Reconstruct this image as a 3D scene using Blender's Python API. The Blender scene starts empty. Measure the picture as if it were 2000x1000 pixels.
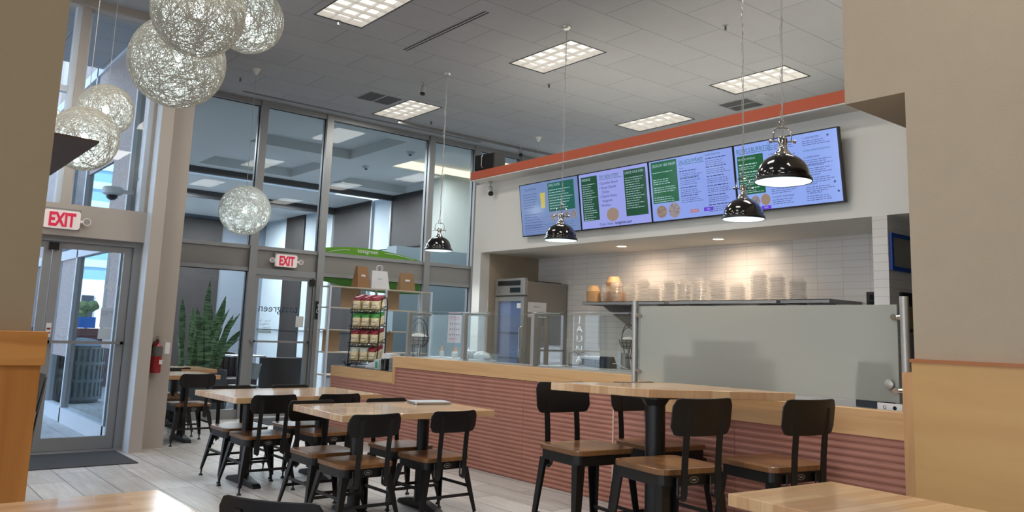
import bpy, bmesh, math, random
from mathutils import Vector, Matrix
SC = bpy.context.scene
COL = SC.collection
R = math.radians
PI = math.pi
# ---------------------------------------------------------------- camera
cd = bpy.data.cameras.new('camera'); cam = bpy.data.objects.new('camera', cd); COL.objects.link(cam); SC.camera = cam
cd.sensor_fit = 'HORIZONTAL'; cd.sensor_width = 36.0; cd.lens = 36.0 * 1592.42 / 2000.0
cd.shift_x = -(1018.12 - 1000.0) / 2000.0; cd.shift_y = (415.03 - 500.0) / 2000.0   # the photo is an off-centre crop
cd.clip_start = 0.05; cd.clip_end = 600
FW = Vector((0.62492635, 0.76662725, 0.14747785)); RT = Vector((0.771531, -0.63532179, 0.03325885)); UP = Vector((-0.11919303, -0.0929994, 0.98850601))
cam.matrix_world = Matrix(((RT.x, UP.x, -FW.x, 0.0966), (RT.y, UP.y, -FW.y, -0.0149), (RT.z, UP.z, -FW.z, 1.4414), (0, 0, 0, 1)))
# ---------------------------------------------------------------- world, exposure, lights
SC.view_settings.view_transform = 'Standard'; SC.view_settings.look = 'None'
EXPO = 0.85
EK = 2 ** -EXPO          # what gives off light is metered against the exposure
SC.view_settings.exposure = EXPO; SC.view_settings.gamma = 1.0; SC.view_settings.use_curve_mapping = False
SC.cycles.use_denoising = True
SC.cycles.max_bounces = 9; SC.cycles.diffuse_bounces = 4; SC.cycles.glossy_bounces = 4
SC.cycles.transmission_bounces = 6; SC.cycles.transparent_max_bounces = 24
SC.cycles.sample_clamp_indirect = 6.0
SC.cycles.caustics_reflective = False; SC.cycles.caustics_refractive = False

def s2l(c):
    out = []
    for v in c[:3]:
        v /= 255.0
        out.append(v / 12.92 if v <= 0.04045 else ((v + 0.055) / 1.055) ** 2.4)
    return tuple(out) + (1.0,)

W = bpy.data.worlds.new('sky'); SC.world = W; W.use_nodes = True
wn = W.node_tree.nodes; wl = W.node_tree.links; wn.clear()
wo = wn.new('ShaderNodeOutputWorld'); wb = wn.new('ShaderNodeBackground'); wt = wn.new('ShaderNodeTexCoord')
wsx = wn.new('ShaderNodeSeparateXYZ'); wr = wn.new('ShaderNodeValToRGB')
wr.color_ramp.elements[0].position = 0.0; wr.color_ramp.elements[0].color = (0.90, 0.95, 1.0, 1)
wr.color_ramp.elements[1].position = 0.6; wr.color_ramp.elements[1].color = (0.40, 0.60, 0.92, 1)
wl.new(wt.outputs['Generated'], wsx.inputs[0]); wl.new(wsx.outputs['Z'], wr.inputs[0]); wl.new(wr.outputs[0], wb.inputs[0])
wb.inputs[1].default_value = 2.0; wl.new(wb.outputs[0], wo.inputs[0])

def area(name, loc, size, energy, color=(1, 1, 1), rot=(0, 0, 0), sy=None, spread=None):
    d = bpy.data.lights.new(name, 'AREA'); d.energy = energy; d.color = color; d.size = size
    if sy: d.shape = 'RECTANGLE'; d.size_y = sy
    if spread: d.spread = spread
    o = bpy.data.objects.new(name, d); COL.objects.link(o); o.location = loc; o.rotation_euler = rot
    return o
def point(name, loc, energy, color=(1, 1, 1), radius=0.03):
    d = bpy.data.lights.new(name, 'POINT'); d.energy = energy; d.color = color; d.shadow_soft_size = radius
    o = bpy.data.objects.new(name, d); COL.objects.link(o); o.location = loc
    return o
sd = bpy.data.lights.new('sun', 'SUN'); sd.energy = 7.0; sd.angle = 0.02; sd.color = (1, 0.95, 0.88)
so = bpy.data.objects.new('sun', sd); COL.objects.link(so); so.rotation_euler = (0, R(52), R(-25))
# ---------------------------------------------------------------- material helpers
MATS = {}
def mat(name, rgb, rough=0.5, metal=0.0, emis=None, es=1.0, spec=0.5, bump=0.0, bscale=60.0, vary=0.0, vscale=8.0, coat=0.0):
    m = bpy.data.materials.new(name); m.use_nodes = True; MATS[name] = m
    nt = m.node_tree; p = nt.nodes['Principled BSDF']
    p.inputs['Base Color'].default_value = s2l(rgb); p.inputs['Roughness'].default_value = rough
    p.inputs['Metallic'].default_value = metal; p.inputs['Specular IOR Level'].default_value = spec
    p.inputs['Coat Weight'].default_value = coat
    if emis is not None:
        p.inputs['Emission Color'].default_value = s2l(emis); p.inputs['Emission Strength'].default_value = es * EK
    if vary or bump:
        tc = nt.nodes.new('ShaderNodeTexCoord')
    if vary:
        n = nt.nodes.new('ShaderNodeTexNoise'); n.inputs['Scale'].default_value = vscale; n.inputs['Detail'].default_value = 4
        nt.links.new(tc.outputs['Object'], n.inputs['Vector'])
        mr = nt.nodes.new('ShaderNodeMapRange'); mr.inputs[1].default_value = 0.3; mr.inputs[2].default_value = 0.7
        mr.inputs[3].default_value = 1 - vary; mr.inputs[4].default_value = 1 + vary
        nt.links.new(n.outputs['Fac'], mr.inputs[0])
        mx = nt.nodes.new('ShaderNodeMix'); mx.data_type = 'RGBA'; mx.blend_type = 'MULTIPLY'; mx.inputs[0].default_value = 1
        mx.inputs[6].default_value = s2l(rgb); nt.links.new(mr.outputs[0], mx.inputs[7]); nt.links.new(mx.outputs[2], p.inputs['Base Color'])
    if bump:
        n2 = nt.nodes.new('ShaderNodeTexNoise'); n2.inputs['Scale'].default_value = bscale; n2.inputs['Detail'].default_value = 5
        nt.links.new(tc.outputs['Object'], n2.inputs['Vector'])
        b = nt.nodes.new('ShaderNodeBump'); b.inputs['Strength'].default_value = bump; b.inputs['Distance'].default_value = 0.01
        nt.links.new(n2.outputs['Fac'], b.inputs['Height']); nt.links.new(b.outputs[0], p.inputs['Normal'])
    return m

def brickmat(name, c1, c2, cm, w, h, mortar, rough=0.4, offset=0.5, rot=(0, 0, 0), streak=None, spec=0.5, bump=0.0, swap=None, streak_amt=0.12, rmix=0.0, coat=0.0, loc=(0, 0, 0)):
    """planks or tiles; the brick pattern lies in the xy plane of the mapped object coordinates"""
    m = bpy.data.materials.new(name); m.use_nodes = True; MATS[name] = m
    nt = m.node_tree; N = nt.nodes; L = nt.links; p = N['Principled BSDF']
    tc = N.new('ShaderNodeTexCoord'); mp = N.new('ShaderNodeMapping'); mp.inputs['Rotation'].default_value = rot
    mp.inputs['Location'].default_value = loc
    if swap:
        sx = N.new('ShaderNodeSeparateXYZ'); cx = N.new('ShaderNodeCombineXYZ'); L.new(tc.outputs['Object'], sx.inputs[0])
        for i, a in enumerate(swap): L.new(sx.outputs[a], cx.inputs[i])
        L.new(cx.outputs[0], mp.inputs['Vector'])
    else:
        L.new(tc.outputs['Object'], mp.inputs['Vector'])
    b = N.new('ShaderNodeTexBrick'); b.offset = offset; b.inputs['Scale'].default_value = 1.0
    b.inputs['Brick Width'].default_value = w; b.inputs['Row Height'].default_value = h; b.inputs['Mortar Size'].default_value = mortar
    b.inputs['Mortar Smooth'].default_value = 0.1; b.inputs['Bias'].default_value = 0
    b.inputs['Color1'].default_value = s2l(c1); b.inputs['Color2'].default_value = s2l(c2); b.inputs['Mortar'].default_value = s2l(cm)
    L.new(mp.outputs[0], b.inputs['Vector']); col = b.outputs['Color']
    if streak:
        m2 = N.new('ShaderNodeMapping'); m2.inputs['Scale'].default_value = streak; L.new(mp.outputs[0], m2.inputs['Vector'])
        n = N.new('ShaderNodeTexNoise'); n.inputs['Scale'].default_value = 1; n.inputs['Detail'].default_value = 6; n.inputs['Roughness'].default_value = 0.6
        n.inputs['Distortion'].default_value = 0.4
        L.new(m2.outputs[0], n.inputs['Vector'])
        mr = N.new('ShaderNodeMapRange'); mr.inputs[1].default_value = 0.25; mr.inputs[2].default_value = 0.75
        mr.inputs[3].default_value = 1 - streak_amt; mr.inputs[4].default_value = 1 + streak_amt; L.new(n.outputs['Fac'], mr.inputs[0])
        mx = N.new('ShaderNodeMix'); mx.data_type = 'RGBA'; mx.blend_type = 'MULTIPLY'; mx.inputs[0].default_value = 1
        L.new(col, mx.inputs[6]); L.new(mr.outputs[0], mx.inputs[7]); col = mx.outputs[2]
    L.new(col, p.inputs['Base Color'])
    p.inputs['Roughness'].default_value = rough; p.inputs['Specular IOR Level'].default_value = spec; p.inputs['Coat Weight'].default_value = coat
    if bump:
        bp = N.new('ShaderNodeBump'); bp.inputs['Strength'].default_value = bump; bp.inputs['Distance'].default_value = 0.004; bp.invert = True
        L.new(b.outputs['Fac'], bp.inputs['Height']); L.new(bp.outputs[0], p.inputs['Normal'])
    return m

def woodmat(name, rgb, rgb2, axis=1, rough=0.4, scale=1.0, coat=0.0, spec=0.5):
    """solid board with long grain along the given axis"""
    m = bpy.data.materials.new(name); m.use_nodes = True; MATS[name] = m
    nt = m.node_tree; N = nt.nodes; L = nt.links; p = N['Principled BSDF']
    tc = N.new('ShaderNodeTexCoord'); mp = N.new('ShaderNodeMapping')
    s = [14 * scale] * 3; s[axis] = 1.1 * scale; mp.inputs['Scale'].default_value = s
    L.new(tc.outputs['Object'], mp.inputs['Vector'])
    n = N.new('ShaderNodeTexNoise'); n.inputs['Scale'].default_value = 1; n.inputs['Detail'].default_value = 5; n.inputs['Distortion'].default_value = 1.2
    L.new(mp.outputs[0], n.inputs['Vector'])
    wv = N.new('ShaderNodeMath'); wv.operation = 'MULTIPLY_ADD'; wv.inputs[1].default_value = 7.0; wv.inputs[2].default_value = 0
    L.new(n.outputs['Fac'], wv.inputs[0])
    fr = N.new('ShaderNodeMath'); fr.operation = 'SINE'; L.new(wv.outputs[0], fr.inputs[0])
    mr = N.new('ShaderNodeMapRange'); mr.inputs[1].default_value = -1; mr.inputs[2].default_value = 1; L.new(fr.outputs[0], mr.inputs[0])
    mx = N.new('ShaderNodeMix'); mx.data_type = 'RGBA'; mx.inputs[6].default_value = s2l(rgb); mx.inputs[7].default_value = s2l(rgb2)
    L.new(mr.outputs[0], mx.inputs[0]); L.new(mx.outputs[2], p.inputs['Base Color'])
    p.inputs['Roughness'].default_value = rough; p.inputs['Coat Weight'].default_value = coat; p.inputs['Specular IOR Level'].default_value = spec
    return m

def glassmat(name, tint=(0.86, 0.92, 0.94), refl=0.08, gloss_rough=0.0, fres=True, boost=1.0):
    m = bpy.data.materials.new(name); m.use_nodes = True; MATS[name] = m
    nt = m.node_tree; N = nt.nodes; L = nt.links; N.remove(N['Principled BSDF'])
    out = N['Material Output']; t = N.new('ShaderNodeBsdfTransparent'); t.inputs[0].default_value = tuple(tint) + (1,)
    g = N.new('ShaderNodeBsdfGlossy'); g.inputs['Roughness'].default_value = gloss_rough; g.inputs[0].default_value = (1, 1, 1, 1)
    mx = N.new('ShaderNodeMixShader')
    if fres:
        f = N.new('ShaderNodeLayerWeight'); f.inputs[0].default_value = 0.5
        pw = N.new('ShaderNodeMath'); pw.operation = 'POWER'; pw.inputs[1].default_value = 4.0; L.new(f.outputs['Facing'], pw.inputs[0])
        ma = N.new('ShaderNodeMath'); ma.operation = 'MULTIPLY_ADD'; ma.inputs[1].default_value = 0.8 * boost; ma.inputs[2].default_value = refl + 0.03 * boost; ma.use_clamp = True
        L.new(pw.outputs[0], ma.inputs[0]); L.new(ma.outputs[0], mx.inputs[0])
    else:
        mx.inputs[0].default_value = refl
    L.new(t.outputs[0], mx.inputs[1]); L.new(g.outputs[0], mx.inputs[2]); L.new(mx.outputs[0], out.inputs[0])
    return m

def emit(name, rgb, strength=1.0):
    m = bpy.data.materials.new(name); m.use_nodes = True; MATS[name] = m
    nt = m.node_tree; N = nt.nodes; L = nt.links; N.remove(N['Principled BSDF'])
    e = N.new('ShaderNodeEmission'); e.inputs[0].default_value = s2l(rgb); e.inputs[1].default_value = strength * EK
    L.new(e.outputs[0], N['Material Output'].inputs[0]); return m
# ---------------------------------------------------------------- mesh builder
class B:
    def __init__(s): s.bm = bmesh.new()
    def face(s, pts):
        try: return s.bm.faces.new([s.bm.verts.new(p) for p in pts])
        except ValueError: return None
    def box(s, x0, x1, y0, y1, z0, z1, M=None):
        P = [(x0, y0, z0), (x1, y0, z0), (x1, y1, z0), (x0, y1, z0), (x0, y0, z1), (x1, y0, z1), (x1, y1, z1), (x0, y1, z1)]
        v = [s.bm.verts.new((M @ Vector(p)) if M else p) for p in P]
        for f in ((0, 3, 2, 1), (4, 5, 6, 7), (0, 1, 5, 4), (1, 2, 6, 5), (2, 3, 7, 6), (3, 0, 4, 7)): s.bm.faces.new([v[i] for i in f])
        return s
    def prism(s, poly, h0, h1, fn):
        """poly: list of (a,b); fn(a,b,h)->point"""
        a = [s.bm.verts.new(fn(p[0], p[1], h0)) for p in poly]; b = [s.bm.verts.new(fn(p[0], p[1], h1)) for p in poly]
        n = len(poly); s.bm.faces.new(a[::-1]); s.bm.faces.new(b)
        for i in range(n): s.bm.faces.new([a[i], a[(i + 1) % n], b[(i + 1) % n], b[i]])
        return s
    def rbox(s, x0, x1, y0, y1, z0, z1, r, seg=4):
        return s.prism(rpoly(x0, x1, y0, y1, r, seg), z0, z1, lambda a, b, h: (a, b, h))
    def cyl(s, p0, p1, r0, r1=None, seg=16, cap=True):
        r1 = r0 if r1 is None else r1
        p0 = Vector(p0); p1 = Vector(p1); d = (p1 - p0).normalized()
        u = d.orthogonal().normalized(); w = d.cross(u)
        A = []; Bv = []
        for i in range(seg):
            t = 2 * PI * i / seg; o = u * math.cos(t) + w * math.sin(t)
            A.append(s.bm.verts.new(p0 + o * r0)); Bv.append(s.bm.verts.new(p1 + o * r1))
        for i in range(seg): s.bm.faces.new([A[i], A[(i + 1) % seg], Bv[(i + 1) % seg], Bv[i]])
        if cap: s.bm.faces.new(A[::-1]); s.bm.faces.new(Bv)
        return s
    def lathe(s, prof, c=(0, 0, 0), seg=24, close=False):
        c = Vector(c); rings = []
        for r, z in prof:
            if r < 1e-5: rings.append([s.bm.verts.new(c + Vector((0, 0, z)))])
            else: rings.append([s.bm.verts.new(c + Vector((r * math.cos(2 * PI * i / seg), r * math.sin(2 * PI * i / seg), z))) for i in range(seg)])
        for a, b in zip(rings, rings[1:]):
            for i in range(seg):
                j = (i + 1) % seg
                if len(a) == 1 and len(b) == 1: continue
                if len(a) == 1: s.bm.faces.new([a[0], b[j], b[i]])
                elif len(b) == 1: s.bm.faces.new([a[i], a[j], b[0]])
                else: s.bm.faces.new([a[i], a[j], b[j], b[i]])
        return s
    def tube(s, pts, r, seg=8, closed=False, flat=None):
        """round (or flat: (w,t) rectangular) section swept along points"""
        pts = [Vector(p) for p in pts]; n = len(pts); rings = []
        up = Vector((0, 0, 1))
        prev = None
        for i in range(n):
            if closed: d = (pts[(i + 1) % n] - pts[i - 1])
            else: d = pts[min(i + 1, n - 1)] - pts[max(i - 1, 0)]
            d = d.normalized()
            if prev is None:
                u = d.orthogonal() if abs(d.dot(up)) > 0.95 else d.cross(up)
            else: u = prev - d * prev.dot(d)
            u = u.normalized(); prev = u; w = d.cross(u)
            rr = r[i] if isinstance(r, (list, tuple)) else r
            if flat: rings.append([s.bm.verts.new(pts[i] + u * a * flat[0] / 2 + w * b * flat[1] / 2) for a, b in ((1, 1), (-1, 1), (-1, -1), (1, -1))])
            else: rings.append([s.bm.verts.new(pts[i] + (u * math.cos(2 * PI * k / seg) + w * math.sin(2 * PI * k / seg)) * rr) for k in range(seg)])
        m = len(rings[0])
        for a, b in (list(zip(rings, rings[1:])) + ([(rings[-1], rings[0])] if closed else [])):
            for k in range(m): s.bm.faces.new([a[k], a[(k + 1) % m], b[(k + 1) % m], b[k]])
        if not closed: s.bm.faces.new(rings[0][::-1]); s.bm.faces.new(rings[-1])
        return s
    def build(s, name, m=None, parent=None, smooth=False, loc=None, bevel=0, recalc=True, **props):
        if recalc: bmesh.ops.recalc_face_normals(s.bm, faces=s.bm.faces[:])
        me = bpy.data.meshes.new(name); s.bm.to_mesh(me); s.bm.free()
        if m: me.materials.append(m)
        if smooth:
            for p in me.polygons: p.use_smooth = True
            try: me.set_sharp_from_angle(angle=R(40))
            except Exception: pass
        o = bpy.data.objects.new(name, me); COL.objects.link(o)
        if parent: o.parent = parent
        if loc: o.location = loc
        if bevel:
            bv = o.modifiers.new('bevel', 'BEVEL'); bv.width = bevel; bv.segments = 2; bv.limit_method = 'ANGLE'
        for k, v in props.items(): o[k] = v
        return o
def rpoly(x0, x1, y0, y1, r, seg=4):
    out = []
    for cx, cy, a0 in ((x1 - r, y1 - r, 0), (x0 + r, y1 - r, 90), (x0 + r, y0 + r, 180), (x1 - r, y0 + r, 270)):
        for i in range(seg + 1):
            a = R(a0 + 90 * i / seg); out.append((cx + r * math.cos(a), cy + r * math.sin(a)))
    return out
def thing(name, label, cat, loc=(0, 0, 0), rotz=0.0, group=None):
    o = bpy.data.objects.new(name, None); COL.objects.link(o); o.location = loc; o.rotation_euler = (0, 0, rotz)
    o.empty_display_size = 0.1; o['label'] = label; o['category'] = cat
    if group: o['group'] = group
    return o
def tag(o, label, cat, group=None, kind=None):
    o['label'] = label; o['category'] = cat
    if group: o['group'] = group
    if kind: o['kind'] = kind
    return o
def struct(o, label=None):
    o['kind'] = 'structure'
    if label: o['label'] = label
    return o
def kids(o): return [c for c in bpy.data.objects if c.parent == o]
def copy_tree(o, loc=None, rotz=None, label=None, group=None, parent=None):
    c = o.copy(); COL.objects.link(c)
    if parent: c.parent = parent
    if loc is not None: c.location = loc
    if rotz is not None: c.rotation_euler = (0, 0, rotz)
    if label: c['label'] = label
    if group: c['group'] = group
    for ch in kids(o): copy_tree(ch, parent=c)
    return c
def text(name, s, size, m, M, parent=None, align='LEFT', extrude=0.0, sx=1.0, bold=0.0):
    cu = bpy.data.curves.new(name, 'FONT'); cu.body = s; cu.size = size; cu.align_x = align; cu.extrude = extrude; cu.offset = bold; cu.resolution_u = 2
    cu.space_line = 1.0
    t = bpy.data.objects.new(name, cu); COL.objects.link(t)
    dg = bpy.context.evaluated_depsgraph_get(); dg.update()
    me = bpy.data.meshes.new_from_object(t.evaluated_get(dg)); COL.objects.unlink(t); bpy.data.objects.remove(t)
    me.materials.clear(); me.materials.append(m)
    me.transform(Matrix.Diagonal((sx, 1, 1, 1))); me.transform(M)
    o = bpy.data.objects.new(name, me); COL.objects.link(o)
    if parent: o.parent = parent
    return o
def frame(o, x, y):
    """matrix: local x -> x, local y -> y, local z -> x cross y, at o"""
    x = Vector(x).normalized(); y = Vector(y).normalized(); z = x.cross(y)
    return Matrix(((x.x, y.x, z.x, o[0]), (x.y, y.y, z.y, o[1]), (x.z, y.z, z.z, o[2]), (0, 0, 0, 1)))
# ---------------------------------------------------------------- materials
CEIL = 5.09
M_tanplaster = mat('tan_plaster', (152, 136, 110), 0.85, bump=0.15, bscale=180, vary=0.02)
M_plaster = mat('cream_plaster', (180, 166, 146), 0.85, bump=0.15, bscale=180, vary=0.02)
M_white = mat('white_paint', (232, 231, 225), 0.8, bump=0.08, bscale=150)
M_beam = mat('orange_paint', (196, 96, 66), 0.7)
M_column = mat('warm_grey_paint', (178, 170, 162), 0.7)
M_alum = mat('aluminium_frame', (150, 152, 154), 0.45, 0.35)
M_spandrel = mat('grey_spandrel', (140, 138, 136), 0.6, 0.1)
M_whitealu = mat('white_aluminium', (206, 212, 220), 0.5, 0.1)
M_black = mat('black_metal', (9, 9, 10), 0.4, 0.0, spec=0.5)
M_blackgloss = mat('black_enamel', (10, 9, 9), 0.12, 0.0, spec=0.6, coat=0.5)
M_chrome = mat('chrome', (200, 198, 195), 0.12, 1.0)
M_steel = mat('brushed_steel', (172, 170, 166), 0.38, 0.65)
M_steel2 = mat('dull_steel', (146, 146, 146), 0.5, 0.5)
M_dark = mat('dark_void', (14, 14, 16), 0.9)
M_red = mat('red_paint', (150, 18, 26), 0.35, coat=0.3)
M_exitred = mat('exit_red', (205, 40, 70), 0.5, emis=(205, 30, 70), es=0.35)
M_signwhite = mat('sign_white', (225, 215, 212), 0.5, emis=(235, 222, 220), es=0.25)
M_paper = mat('paper_white', (226, 226, 228), 0.8)
M_greentag = mat('green_vinyl', (88, 150, 22), 0.5)
M_blue = mat('blue_frame', (20, 70, 160), 0.5)
M_lowiron = glassmat('clear_glass', (0.90, 0.95, 0.95), 0.0, boost=1.0)
M_partglass = glassmat('partition_glass', (0.88, 0.93, 0.95), 0.0, boost=0.30)
M_doorglass = glassmat('entry_glass', (0.90, 0.94, 0.96), 0.0, boost=0.6)
M_facade = glassmat('coated_facade_glass', (0.62, 0.70, 0.72), 0.36, boost=0.5)
M_floor = brickmat('floor_tile', (204, 200, 196), (178, 175, 172), (112, 108, 104), 1.2, 0.3, 0.0045, rough=0.42, offset=0.37, rot=(0, 0, R(90)), streak=(2.2, 22, 1), streak_amt=0.2, spec=0.4, bump=0.3)
M_ceil = brickmat('ceiling_tile', (172, 173, 175), (168, 169, 171), (128, 129, 131), 1.28, 0.64, 0.0045, rough=0.95, offset=0.5, streak=(3, 3, 3), streak_amt=0.03, spec=0.1, bump=0.4, loc=(0, 0.08, 0))
M_tile = brickmat('white_subway_tile', (226, 222, 216), (220, 216, 211), (176, 172, 168), 0.30, 0.075, 0.0016, rough=0.28, offset=0.0, swap=(1, 2, 0), spec=0.5, bump=0.35)
M_terra = mat('terracotta_panel', (170, 116, 100), 0.6, vary=0.07, vscale=5)
M_maple = woodmat('maple_board', (214, 172, 122), (200, 154, 104), axis=1, rough=0.42)
M_maplez = woodmat('maple_post', (206, 160, 112), (192, 146, 98), axis=2, rough=0.42)
M_pinex = woodmat('pine_cap_board', (200, 140, 74), (170, 108, 48), axis=0, rough=0.4, scale=0.9)
M_pinez = woodmat('pine_panel', (192, 130, 64), (168, 106, 46), axis=2, rough=0.4, scale=0.5)
M_birch = woodmat('birch_panel', (210, 168, 110), (202, 158, 102), axis=1, rough=0.45, scale=0.35)
M_butcher = brickmat('butcher_block_top', (218, 184, 142), (194, 152, 112), (182, 138, 98), 0.9, 0.06, 0.0004, rough=0.2, offset=0.4, streak=(3, 40, 3), streak_amt=0.12, spec=0.5, coat=0.35)
M_butchery = brickmat('butcher_block_endgrain', (206, 158, 118), (176, 124, 92), (168, 116, 84), 0.9, 0.06, 0.0004, rough=0.35, offset=0.4, streak=(3, 20, 3), streak_amt=0.1)
M_seat = brickmat('stained_seat_wood', (142, 98, 58), (106, 72, 44), (84, 54, 32), 0.5, 0.09, 0.0006, rough=0.3, offset=0.4, streak=(4, 30, 4), streak_amt=0.22, coat=0.25, rot=(0, 0, R(90)))
M_mat = mat('charcoal_mat', (70, 71, 74), 0.95, bump=0.8, bscale=250)

# ---------------------------------------------------------------- floor, ceiling with holes for the recessed lights
f = B(); f.box(-4, 12.5, -3.2, 30, -0.06, 0)
struct(f.build('floor', M_floor))
TROFFERS = [(6.685, 7.20), (6.665, 10.955), (9.35, 5.90), (10.04, 8.45), (3.95, 7.465), (3.9, 4.0), (6.7, 3.5), (1.1, 4.0), (1.1, 0.4), (3.9, 0.4), (9.4, 2.2), (-1.8, 4.0), (-1.8, 0.4), (1.1, 7.4), (-1.8, 7.4)]  # first five are seen; the rest are unseen, added to lighten the room
TW, TL = 0.61, 1.22
xs = sorted(set([-4, 12.5] + [v for x, y in TROFFERS for v in (x, x + TW)])); ys = sorted(set([-3.2, 12.9] + [v for x, y in TROFFERS for v in (y, y + TL)]))
c = B()
for i in range(len(xs) - 1):
    for j in range(len(ys) - 1):
        mx, my = (xs[i] + xs[i + 1]) / 2, (ys[j] + ys[j + 1]) / 2
        if any(x < mx < x + TW and y < my < y + TL for x, y in TROFFERS): continue
        c.face([(xs[i], ys[j], CEIL), (xs[i], ys[j + 1], CEIL), (xs[i + 1], ys[j + 1], CEIL), (xs[i + 1], ys[j], CEIL)])
bmesh.ops.remove_doubles(c.bm, verts=c.bm.verts[:], dist=1e-4)
struct(c.build('ceiling', M_ceil, recalc=False))
rf = B(); rf.box(-4.2, 12.7, -3.4, 13.0, CEIL + 0.2, CEIL + 0.3); struct(rf.build('trim_1', M_dark))

M_trofwhite = mat('troffer_louver_white', (235, 233, 228), 0.5)
M_trofglow = emit('troffer_lamp_glow', (255, 248, 238), 1.15)
def troffer():
    t = thing('ceiling_light', 'x', 'ceiling light', (0, 0, 0))
    b = B()
    for a in ((-0.012, TW + 0.012, -0.012, 0.0), (-0.012, TW + 0.012, TL, TL + 0.012), (-0.012, 0, 0, TL), (TW, TW + 0.012, 0, TL)): b.box(a[0], a[1], a[2], a[3], -0.006, 0.004)
    b.build('trim_frame', M_black, t)
    b = B()
    for a in ((-0.012, TW + 0.012, -0.012, 0.0), (-0.012, TW + 0.012, TL, TL + 0.012), (-0.012, 0, 0, TL), (TW, TW + 0.012, 0, TL)): b.box(a[0], a[1], a[2], a[3], 0.004, 0.10)
    b.build('housing', M_trofwhite, t)
    b = B()
    for i in range(1, 3): b.box(TW * i / 3 - 0.003, TW * i / 3 + 0.003, 0, TL, 0.004, 0.04)
    for i in range(1, 6): b.box(0, TW, TL * i / 6 - 0.003, TL * i / 6 + 0.003, 0.004, 0.04)
    b.build('louver', M_trofwhite, t)
    b = B(); b.face([(0, 0, 0.075), (TW, 0, 0.075), (TW, TL, 0.075), (0, TL, 0.075)]); b.build('diffuser', M_trofglow, t)
    return t
t0 = troffer()
TL_LABELS = ['lit rectangular ceiling light crossed by the second pendant chain from the left', 'lit rectangular ceiling light just right of the grey ceiling grille, nearest the glass wall',
             'lit rectangular ceiling light crossed by the two right-hand pendant chains', 'lit rectangular ceiling light directly above the orange beam, middle of the frame',
             'lit rectangular ceiling light cut by the top edge, left of the slot diffuser']
for i, (x, y) in enumerate(TROFFERS):
    lab = TL_LABELS[i] if i < 5 else 'added recessed ceiling light outside the view, to lighten the room'
    if i == 0: t0.location = (x, y, CEIL); t0['label'] = lab; o = t0
    else: o = copy_tree(t0, (x, y, CEIL), 0, lab)
    o['group'] = 'recessed ceiling lights' if i < 5 else 'added ceiling lights out of frame'
    area('troffer_lamp', (x + TW / 2, y + TL / 2, CEIL - 0.012), TW - 0.03, 21.0 if i < 5 else 19.0, (1.0, 0.95, 0.87), (0, 0, 0), TL - 0.03)

# ---------------------------------------------------------------- room walls
b = B(); b.box(-4.2, 12.7, -3.4, -3.2, 0, CEIL); struct(b.build('wall_back', M_plaster))
b = B(); b.box(12.5, 12.7, -3.2, 12.7, 0, CEIL); struct(b.build('wall_right', M_white))
b = B()                                                               # window wall to the left of the camera
b.box(-4.2, -4, -3.2, 10.2, 0, 0.5); b.box(-4.2, -4, -3.2, 10.2, 3.6, CEIL)
for y in (-3.2, -0.6, 2.0, 4.6, 7.2, 9.9): b.box(-4.2, -4, y, y + 0.3, 0.5, 3.6)
struct(b.build('wall_left', M_plaster))
b = B(); b.box(-4.2, 0.85, 10.19, 10.35, 0, CEIL); struct(b.build('wall_front', M_plaster))   # solid part left of the entrance, hidden by the near wall

# near wall fragment on the left with its pine wainscot
b = B(); b.box(-4.0, 0.803, 4.602, 4.9, 0, CEIL); struct(b.build('wall_near', M_tanplaster))
w = thing('wood_wainscot', 'orange pine half wall panel with a broad cap board at far left', 'wall panelling', (0, 4.6, 0))
b = B(); b.box(-1.2, 0.868, -0.075, 0.0, 1.215, 1.377); b.build('cap_board', M_pinex, w, bevel=0.003)
b = B(); b.box(0.68, 0.855, -0.055, 0.0, 0, 1.215); b.build('corner_post', M_pinez, w, bevel=0.002)
b = B(); b.box(-1.2, 0.68, -0.035, 0.0, 0, 1.215); b.build('panel', M_birch, w)
# thin brown shelf slab jutting beyond the wall end
b = B(); b.prism([(0.3, 4.9), (1.10, 5.05), (1.10, 6.50), (0.3, 6.50)], 2.440, 2.452, lambda a, b_, h: (a, b_, h))
tag(b.build('wall_shelf', mat('dark_brown_panel', (70, 54, 44), 0.6)), 'thin dark brown slab jutting out beyond the left wall edge', 'shelf')

# right pier, the dropped beam and its wainscot
b = B(); b.box(4.70, 4.95, -3.2, 2.14, 0, CEIL); struct(b.build('wall_pier', M_plaster))
b = B(); b.box(4.70, 7.1, 2.14, 2.51, 2.908, CEIL); struct(b.build('trim_2', M_plaster))
w = thing('wood_wainscot', 'pale birch plywood wainscot on the cream wall at far right', 'wall panelling', (4.70, 0, 0))
b = B(); b.box(-0.03, 0, -3.2, 2.145, 0, 1.360); b.build('panel', M_birch, w)
b = B(); b.box(-0.042, 0.0, -3.2, 2.15, 1.360, 1.378); b.build('cap_board', woodmat('cap_maple', (178, 112, 66), (160, 98, 56), 1), w)
b = B(); b.box(4.715, 5.1, 2.152, 2.222, 0, 1.300)
tag(b.build('end_board', M_maplez), 'upright maple board closing the right end of the counter', 'board')

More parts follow.
